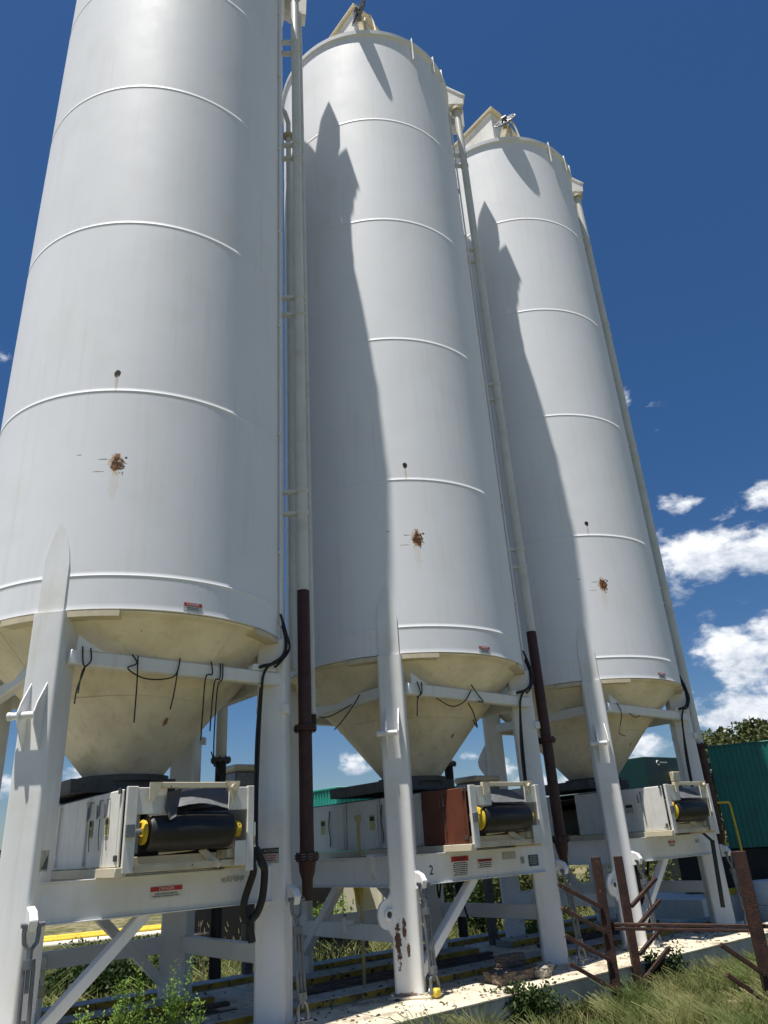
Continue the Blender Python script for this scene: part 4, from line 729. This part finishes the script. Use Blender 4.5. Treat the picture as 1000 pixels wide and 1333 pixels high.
# cream tank, black box, yellow pipes beyond
T = thing('field_tank', 'long cream tank seen between the legs beyond the middle silo', 'tank', (-1.15, 17.6, 0), R_(8)); part('body', lambda mb: (mb.box(-1.6, 1.5, 0, 1.4, .5, 1.32, .05), [mb.box(x, x + .05, -.03, 0, .5, 1.3, .005) for x in (-1.1, -.3, .55, 1.2)]), creamwall, T, smooth_=False); part('lower_skirt', lambda mb: mb.box(-1.6, 1.5, .05, 1.35, -.02, .5, .01), creamwall, T); part('yellow_funnel', lambda mb: mb.tube([(.1, -.2, 1.45), (.1, -.2, 1.25), (.1, -.2, .8)], .1, 16, rs=[.22, .16, .05]), yellow, T)
T = thing('tool_box', 'low black steel box on the grass seen below the conveyor of the middle silo', 'box', (-1.15, 14.4, 0), R_(20)); part('body', lambda mb: mb.box(-.50, .45, 0, .7, 0, .62, .02), blackm, T); part('lid', lambda mb: mb.box(-.52, .47, -.02, .72, .621, .66, .01), blackm, T)
for k, (x, y, rz, m) in enumerate([(-8.4, 23.4, R_(30), yellow), (-8.2, 22.6, R_(34), yellow), (-7.8, 21.4, R_(31), creamwall)]):
    o = part('ground_pipe', lambda mb: mb.cyl((-4.0, 0, .13), (4.0, 0, .13), .085, 16), m, loc=(x, y, 0), rot=(0, 0, rz)); tag(o, ['yellow pipe lying farthest back on the grass', 'yellow pipe lying in the middle of three on the grass', 'pale pipe lying nearest on the grass, before two yellow ones'][k], 'pipe', 'pipes lying on the grass')
T = thing('utility_trailer', 'black trailer in the shade behind the nearest silo', 'trailer', (-3.3, 15.6, 0), R_(12))
part('deck', lambda mb: mb.box(-.75, 1.9, 0, 1.8, .30, 1.32, .02), blackm, T); part('bumper', lambda mb: mb.box(-1.0, -.4, -.25, .05, .5, .64, .02), blackm, T)
for x in (-.7, .7): 
    w = part('wheel', lambda mb: mb.cyl((x, -.02, .36), (x, .2, .36), .36, 28), rubber, T); part('rim', lambda mb: mb.cyl((x, -.04, .36), (x, -.021, .36), .18, 20), dgrey, w)
T = thing('step_frame', 'small pale step frame right of the nearest left leg', 'step', L2W(0, -1.4, .9, 0), ROWA)
part('upper_step', lambda mb: mb.box(.5, 1.05, 0, .25, .86, 1.0, .01), white, T); part('lower_step', lambda mb: (mb.box(.45, 1.05, -.05, .2, .62, .72, .01), [mb.box(.5 + .06 * k, .53 + .06 * k, -.02, .18, .72, .77, 0) for k in range(8)]), cream, T); part('upright', lambda mb: mb.box(.46, .50, 0, .04, .32, .85, 0), white, T); part('upright', lambda mb: mb.box(1.0, 1.04, 0, .04, .32, .85, 0), white, T)
# ------------------------------------------------------------------ vegetation
def leafcloud(name, blobs, n, size, m, parent=None, seed=0, flat=.0, upb=0.0):
    """many small leaf faces spread through the volume of the blobs"""
    r = np.random.default_rng(seed); w = np.array([b[3] * b[4] * b[5] for b in blobs]) ** .7; ids = r.choice(len(blobs), n, p=w / w.sum()); B = np.array(blobs)[ids]
    d = r.normal(size=(n, 3)); d /= np.linalg.norm(d, axis=1)[:, None]; rad = r.random(n) ** .45
    lump = 1 + .22 * np.sin(d[:, 0] * 5 + ids) * np.cos(d[:, 1] * 4 + ids * 2) + .15 * np.sin(d[:, 2] * 9 + ids)
    P = B[:, :3] + d * B[:, 3:6] * (rad * lump)[:, None]; P[:, 2] = np.maximum(P[:, 2], .02)
    t = r.normal(size=(n, 3)); t[:, 2] += upb; t /= np.linalg.norm(t, axis=1)[:, None]; q = r.normal(size=(n, 3)); b = np.cross(t, q); b /= np.linalg.norm(b, axis=1)[:, None]
    s = size * r.uniform(.6, 1.4, n)[:, None]; V = np.stack([P, P + t * s * .5 + b * s * .28, P + t * s, P + t * s * .5 - b * s * .28], 1).reshape(-1, 3)
    return quads(name, V, n, m, parent)
def quads(name, V, n, m, parent=None):
    me = bpy.data.meshes.new(name); me.vertices.add(len(V)); me.vertices.foreach_set('co', V.astype(np.float32).ravel()); me.loops.add(4 * n); me.loops.foreach_set('vertex_index', np.arange(4 * n, dtype=np.int32)); me.polygons.add(n); me.polygons.foreach_set('loop_start', np.arange(0, 4 * n, 4, dtype=np.int32)); me.polygons.foreach_set('loop_total', np.full(n, 4, np.int32)); me.update(calc_edges=True); me.materials.append(m)
    o = bpy.data.objects.new(name, me); COL.objects.link(o)
    if parent: o.parent = parent
    return o
def tree(x, y, h, wd, label, seed, n=9000):
    T = thing('tree', label, 'tree', (x, y, 0), 0, 'trees beyond the site'); r = random.Random(seed)
    tips = []
    def tr(mb):
        mb.tube([(0, 0, -.1), (.05, .0, h * .25), (.1, .1, h * .45), (.1, .05, h * .7)], .2, 10, rs=[h * .035, h * .026, h * .018, h * .008])
        for k in range(7):
            a = k * 2.4 + r.random(); z = h * r.uniform(.22, .5); e = (math.cos(a) * wd * r.uniform(.3, .42), math.sin(a) * wd * r.uniform(.3, .42), h * r.uniform(.5, .8)); mb.tube([(.06, .04, z), (e[0] * .5, e[1] * .5, (z + e[2]) / 2 + .1), e], .1, 8, rs=[h * .014, h * .009, h * .003]); tips.append(e)
    part('trunk', tr, bark, T)
    bl = [(e[0], e[1], e[2], wd * r.uniform(.14, .22), wd * r.uniform(.14, .22), h * r.uniform(.10, .17)) for e in tips] + [(r.uniform(-.25, .25) * wd, r.uniform(-.25, .25) * wd, h * r.uniform(.55, .88), wd * .16, wd * .16, h * .11) for _ in range(9)]
    leafcloud('crown', bl, n, h * .035, leafo, T, seed)
tree(15.6, 36, 6.0, 6.5, 'olive green tree behind the green container, left one of three', 1, 20000); tree(19.2, 37, 6.7, 7.5, 'olive green tree behind the container, the middle and tallest of three', 3, 20000); tree(22.6, 35.0, 6.5, 8, 'olive green tree at the right edge behind the green container', 2, 20000)
for k, (x, y, h, w) in enumerate([(-34, 50, 6.5, 8), (40, 30, 6, 8)]): tree(x, y, h, w, ['lone tree far off to the left beyond the silos', 'lone tree far off to the right of the containers'][k], 10 + k, 4000)
def bush(x, y, h, w, d, label, seed, m=leafo, n=4000, size=.07, name='bush'):
    r = random.Random(seed); bl = [(r.uniform(-.35, .35) * w, r.uniform(-.35, .35) * d, h * r.uniform(.25, .6), w * .26, d * .3, h * .36) for _ in range(9)]
    T = thing(name, label, 'bush', (x, y, 0), 0, 'bushes beyond the skids'); leafcloud('foliage', bl, n, size, m, T, seed)
    part('stem', lambda mb: [mb.tube([(0, 0, -.03), (r.uniform(-.2, .2) * w, r.uniform(-.2, .2) * d, h * .3), (r.uniform(-.35, .35) * w, r.uniform(-.35, .35) * d, h * .62)], .02, 6, rs=[.02, .014, .006]) for _ in range(5)], bark, T)
bush(-4.6, 13.0, .70, 2.6, 1.6, 'dark leafy bush low between the legs of the nearest silo', 21, leafd, 9000, .07)
bush(-5.8, 16.5, .62, 3.0, 1.6, 'green bush behind the dark one beyond the nearest silo', 22, leafo, 7000, .07)
bush(-1.9, 15.6, 1.15, 1.6, 1.2, 'bright green bush left of the black box', 23, leafb, 5000, .07)
bush(1.0, 17.0, 1.7, 1.6, 1.5, 'dark round bush right behind the middle silo leg', 24, leafd, 6000, .07)
bush(2.8, 19.5, 1.7, 3.0, 2.0, 'sunlit olive bush behind the middle silo', 25, leafo, 10000, .08)
bush(5.0, 20.5, 1.6, 2.6, 2.0, 'olive bush between the middle and farthest silos', 26, leafo, 8000, .08)
bush(.6, 22.5, 1.8, 2.6, 2.0, 'olive bush beyond the cream tank', 27, leafd, 7000, .09)
bush(3.25, 11.35, .55, .5, .4, 'dark leafy weed at the foot of the rusty rack', 28, leafd, 1500, .05)
bush(1.15, 9.75, .50, .9, .5, 'dark leafy weed below the loose blocks beside the skid', 29, leafd, 2600, .05)
bush(2.2, 14.9, .9, .6, .5, 'small bright green bush seen left of the rusty rack', 30, leafb, 1800, .05)
bush(5.2, 12.4, .35, .5, .4, 'small dark weed in the grass beside the far skid', 31, leafd, 900, .04)
# far hedge line, nobody could count
bl = []; r = random.Random(5)
for k in range(150):
    a = R_(-75 + k * 1.0) ; d_ = r.uniform(62, 80); bl.append((math.sin(a) * d_, math.cos(a) * d_, r.uniform(.8, 1.6), 3.2, 3.2, r.uniform(1.2, 2.3)))
tag(leafcloud('distant_woods', bl, 26000, .7, leafo, None, 6), 'far line of scrub and trees along the horizon', 'woods', kind='stuff')
# tall bright weeds in front of the near skid
def weed(x, y, h, label, seed):
    T = thing('tall_weed', label, 'weed', (x, y, 0), 0, 'tall green weeds before the near skid'); r = random.Random(seed); st = []
    def f(mb):
        for k in range(5):
            a = r.uniform(0, 6.3); lean = r.uniform(.02, .12); hh = h * r.uniform(.6, 1); p = [(0 + .03 * math.cos(a), .03 * math.sin(a), -.02), (lean * .5 * math.cos(a), lean * .5 * math.sin(a), hh * .5), (lean * math.cos(a), lean * math.sin(a), hh)]; st.append(p); mb.tube(p, .004, 5, rs=[.005, .004, .0015])
    part('stem', f, leafb, T)
    V = []; rg = np.random.default_rng(seed)
    for p in st:
        A, B, C = map(np.array, p); n = int(210 * h)
        for j in range(n):
            t = rg.uniform(.15, 1.0); q = (A + (B - A) * t * 2) if t < .5 else (B + (C - B) * (t * 2 - 1)); a = rg.uniform(0, 6.3); L = rg.uniform(.03, .070) * (1.35 - t * .95); d = np.array([math.cos(a), math.sin(a), rg.uniform(.3, 1.3)]); d /= np.linalg.norm(d); b = np.cross(d, [0, 0, 1]); b /= np.linalg.norm(b)
            q = q + d * rg.uniform(0, .05); V += [q, q + d * L * .5 + b * .0075, q + d * L, q + d * L * .5 - b * .0075]
    quads('foliage', np.array(V), len(V) // 4, leafb, T)
for k, (px, hh) in enumerate([(165, .98), (180, 1.04), (196, 1.08), (212, 1.14), (228, 1.26), (240, 1.16), (254, 1.12), (268, 1.20), (284, 1.0), (150, .92), (222, 1.04)]):
    y = 6.15 + (k % 4) * .13; weed((px - 500) / 966 * y / .93 - .06, y, hh, 'tall bright green weed in the row before the nearest skid, lower left', 40 + k)
# grass
def grass(n, seed, region, hmin, hmax, wid, name, m, label):
    rg = np.random.default_rng(seed); P = region(rg, n); n = len(P)
    h = rg.uniform(hmin, hmax, n) * (0.6 + .8 * (np.sin(P[:, 0] * 2.1 + 1) * np.sin(P[:, 1] * 1.7) * .5 + .5)); a = rg.uniform(0, 6.283, n); lean = rg.uniform(.1, 1.3, n) * h
    dx, dy = np.cos(a), np.sin(a); w = wid * rg.uniform(.6, 1.3, n); bx, by = -dy * w, dx * w
    z = np.zeros(n) - .02
    b0 = np.stack([P[:, 0] - bx, P[:, 1] - by, z], 1); b1 = np.stack([P[:, 0] + bx, P[:, 1] + by, z], 1)
    m0 = np.stack([P[:, 0] + dx * lean * .35 + bx * .8, P[:, 1] + dy * lean * .35 + by * .8, h * .6], 1); m1 = np.stack([P[:, 0] + dx * lean * .35 - bx * .8, P[:, 1] + dy * lean * .35 - by * .8, h * .6], 1)
    t0 = np.stack([P[:, 0] + dx * lean + bx * .1, P[:, 1] + dy * lean + by * .1, h * .97], 1); t1 = np.stack([P[:, 0] + dx * lean - bx * .1, P[:, 1] + dy * lean - by * .1, h], 1)
    V = np.concatenate([np.stack([b0, b1, m0, m1], 1), np.stack([m1, m0, t0, t1], 1)], 1).reshape(-1, 3)
    o = quads(name, V, n * 2, m); tag(o, label, 'grass', kind='stuff'); return o
def front_region(rg, n):
    x = rg.uniform(-3, 12, n); y = rg.uniform(6.5, 22, n); d = np.stack([x - CEN[1][0], y - CEN[1][1]], 1); v = d @ np.array([Vv.x, Vv.y]); u = d @ np.array([Uv.x, Uv.y])
    # thin out in clumps, keep off the skids
    k = (v < -2.17) & (v > -5.5) & (u > -7) & (rg.random(n) < .35 + .65 * (np.sin(x * 3.3 + np.sin(y * 2)) * np.sin(y * 2.9) > -.35)) ; return np.stack([x, y], 1)[k]
grass(200000, 1, front_region, .03, .15, .0032, 'grass', grassm, 'mixed green and straw coloured grass in front of the skids')
def tuft_region(rg, n):
    c = front_region(rg, 1500); k = rg.integers(0, len(c), n); P = c[k] + rg.normal(size=(n, 2)) * .07
    d = P - np.array([CEN[1][0], CEN[1][1]]); return P[(d @ np.array([Vv.x, Vv.y])) < -2.2]
grass(42000, 9, tuft_region, .10, .30, .0032, 'grass_tuft', grassm, 'taller straw and green grass tufts scattered over the front grass')
def low_region(rg, n):
    c = front_region(rg, 900); k = rg.integers(0, len(c), n); P = c[k] + rg.normal(size=(n, 2)) * .10
    d = P - np.array([CEN[1][0], CEN[1][1]]); return P[(d @ np.array([Vv.x, Vv.y])) < -2.2]
grass(30000, 12, low_region, .04, .16, .010, 'weed_cover', leafo, 'low broad leaved green weeds among the front grass')
def back_region(rg, n):
    x = rg.uniform(-14, 12, n); y = rg.uniform(11, 30, n); d = np.stack([x - CEN[1][0], y - CEN[1][1]], 1); v = d @ np.array([Vv.x, Vv.y]); return np.stack([x, y], 1)[(v > 2.2) & ~((y > 17) & (x < -4))]
grass(120000, 2, back_region, .12, .45, .010, 'grass', grassm, 'rough grass field behind the silos')
def near_region(rg, n):
    x = rg.uniform(-1.2, -.2, n); return np.zeros((0, 2))
# straw seed stems poking over the near skid
def stems(n, seed, xr, yr, hr, name, label):
    def f(mb):
        r = random.Random(seed)
        for k in range(n):
            x, y, h = r.uniform(*xr), r.uniform(*yr), r.uniform(*hr); l = r.uniform(-.12, .12); mb.tube([(x, y, 0), (x + l * .4, y, h * .6), (x + l, y + l, h)], .004, 4, rs=[.004, .003, .002]); mb.tube([(x + l, y + l, h), (x + l * 1.3, y + l, h + .07)], .008, 5, rs=[.009, .003])
    tag(part(name, f, drym), label, 'stems', kind='stuff')
stems(70, 3, (-3.9, -1.0), (12.4, 13.6), (.45, .95), 'dry_stems', 'dry straw stems in the shade behind the nearest silo')

# small chips, dry leaves and gravel lying on the skid decks and the dirt beside them
def litter(n, seed):
    rg = np.random.default_rng(seed); u = rg.uniform(-8, 6.3, n); v = rg.uniform(-2.6, 1.0, n) ; v = np.where(rg.random(n) < .4, rg.uniform(-2.1, -1.0, n), v)
    z = np.where(v > -2.1, .326, .012); z = np.where((v > -.93) & (v < -.54), .41, z); z = np.where((v > .39) & (v < .79), .425, z)
    P = np.stack([CEN[1][0] + Uv.x * u + Vv.x * v, CEN[1][1] + Uv.y * u + Vv.y * v, z], 1)
    a = rg.uniform(0, 6.3, n); L = rg.uniform(.008, .035, n) * rg.uniform(.5, 1.3, n); d = np.stack([np.cos(a) * L, np.sin(a) * L, rg.uniform(0, .3, n) * L], 1); e = np.stack([-np.sin(a) * L * .5, np.cos(a) * L * .5, rg.uniform(0, .5, n) * L], 1)
    tag(quads('litter', np.stack([P - d, P - e * .8, P + d, P + e + np.array([0, 0, .004])], 1).reshape(-1, 3), n, leafmat('litter_chips', (.05, .035, .02), (.20, .15, .09), 30, .0)), 'dry leaves and small chips scattered over the skid decks', 'litter', kind='stuff')
litter(1500, 8)
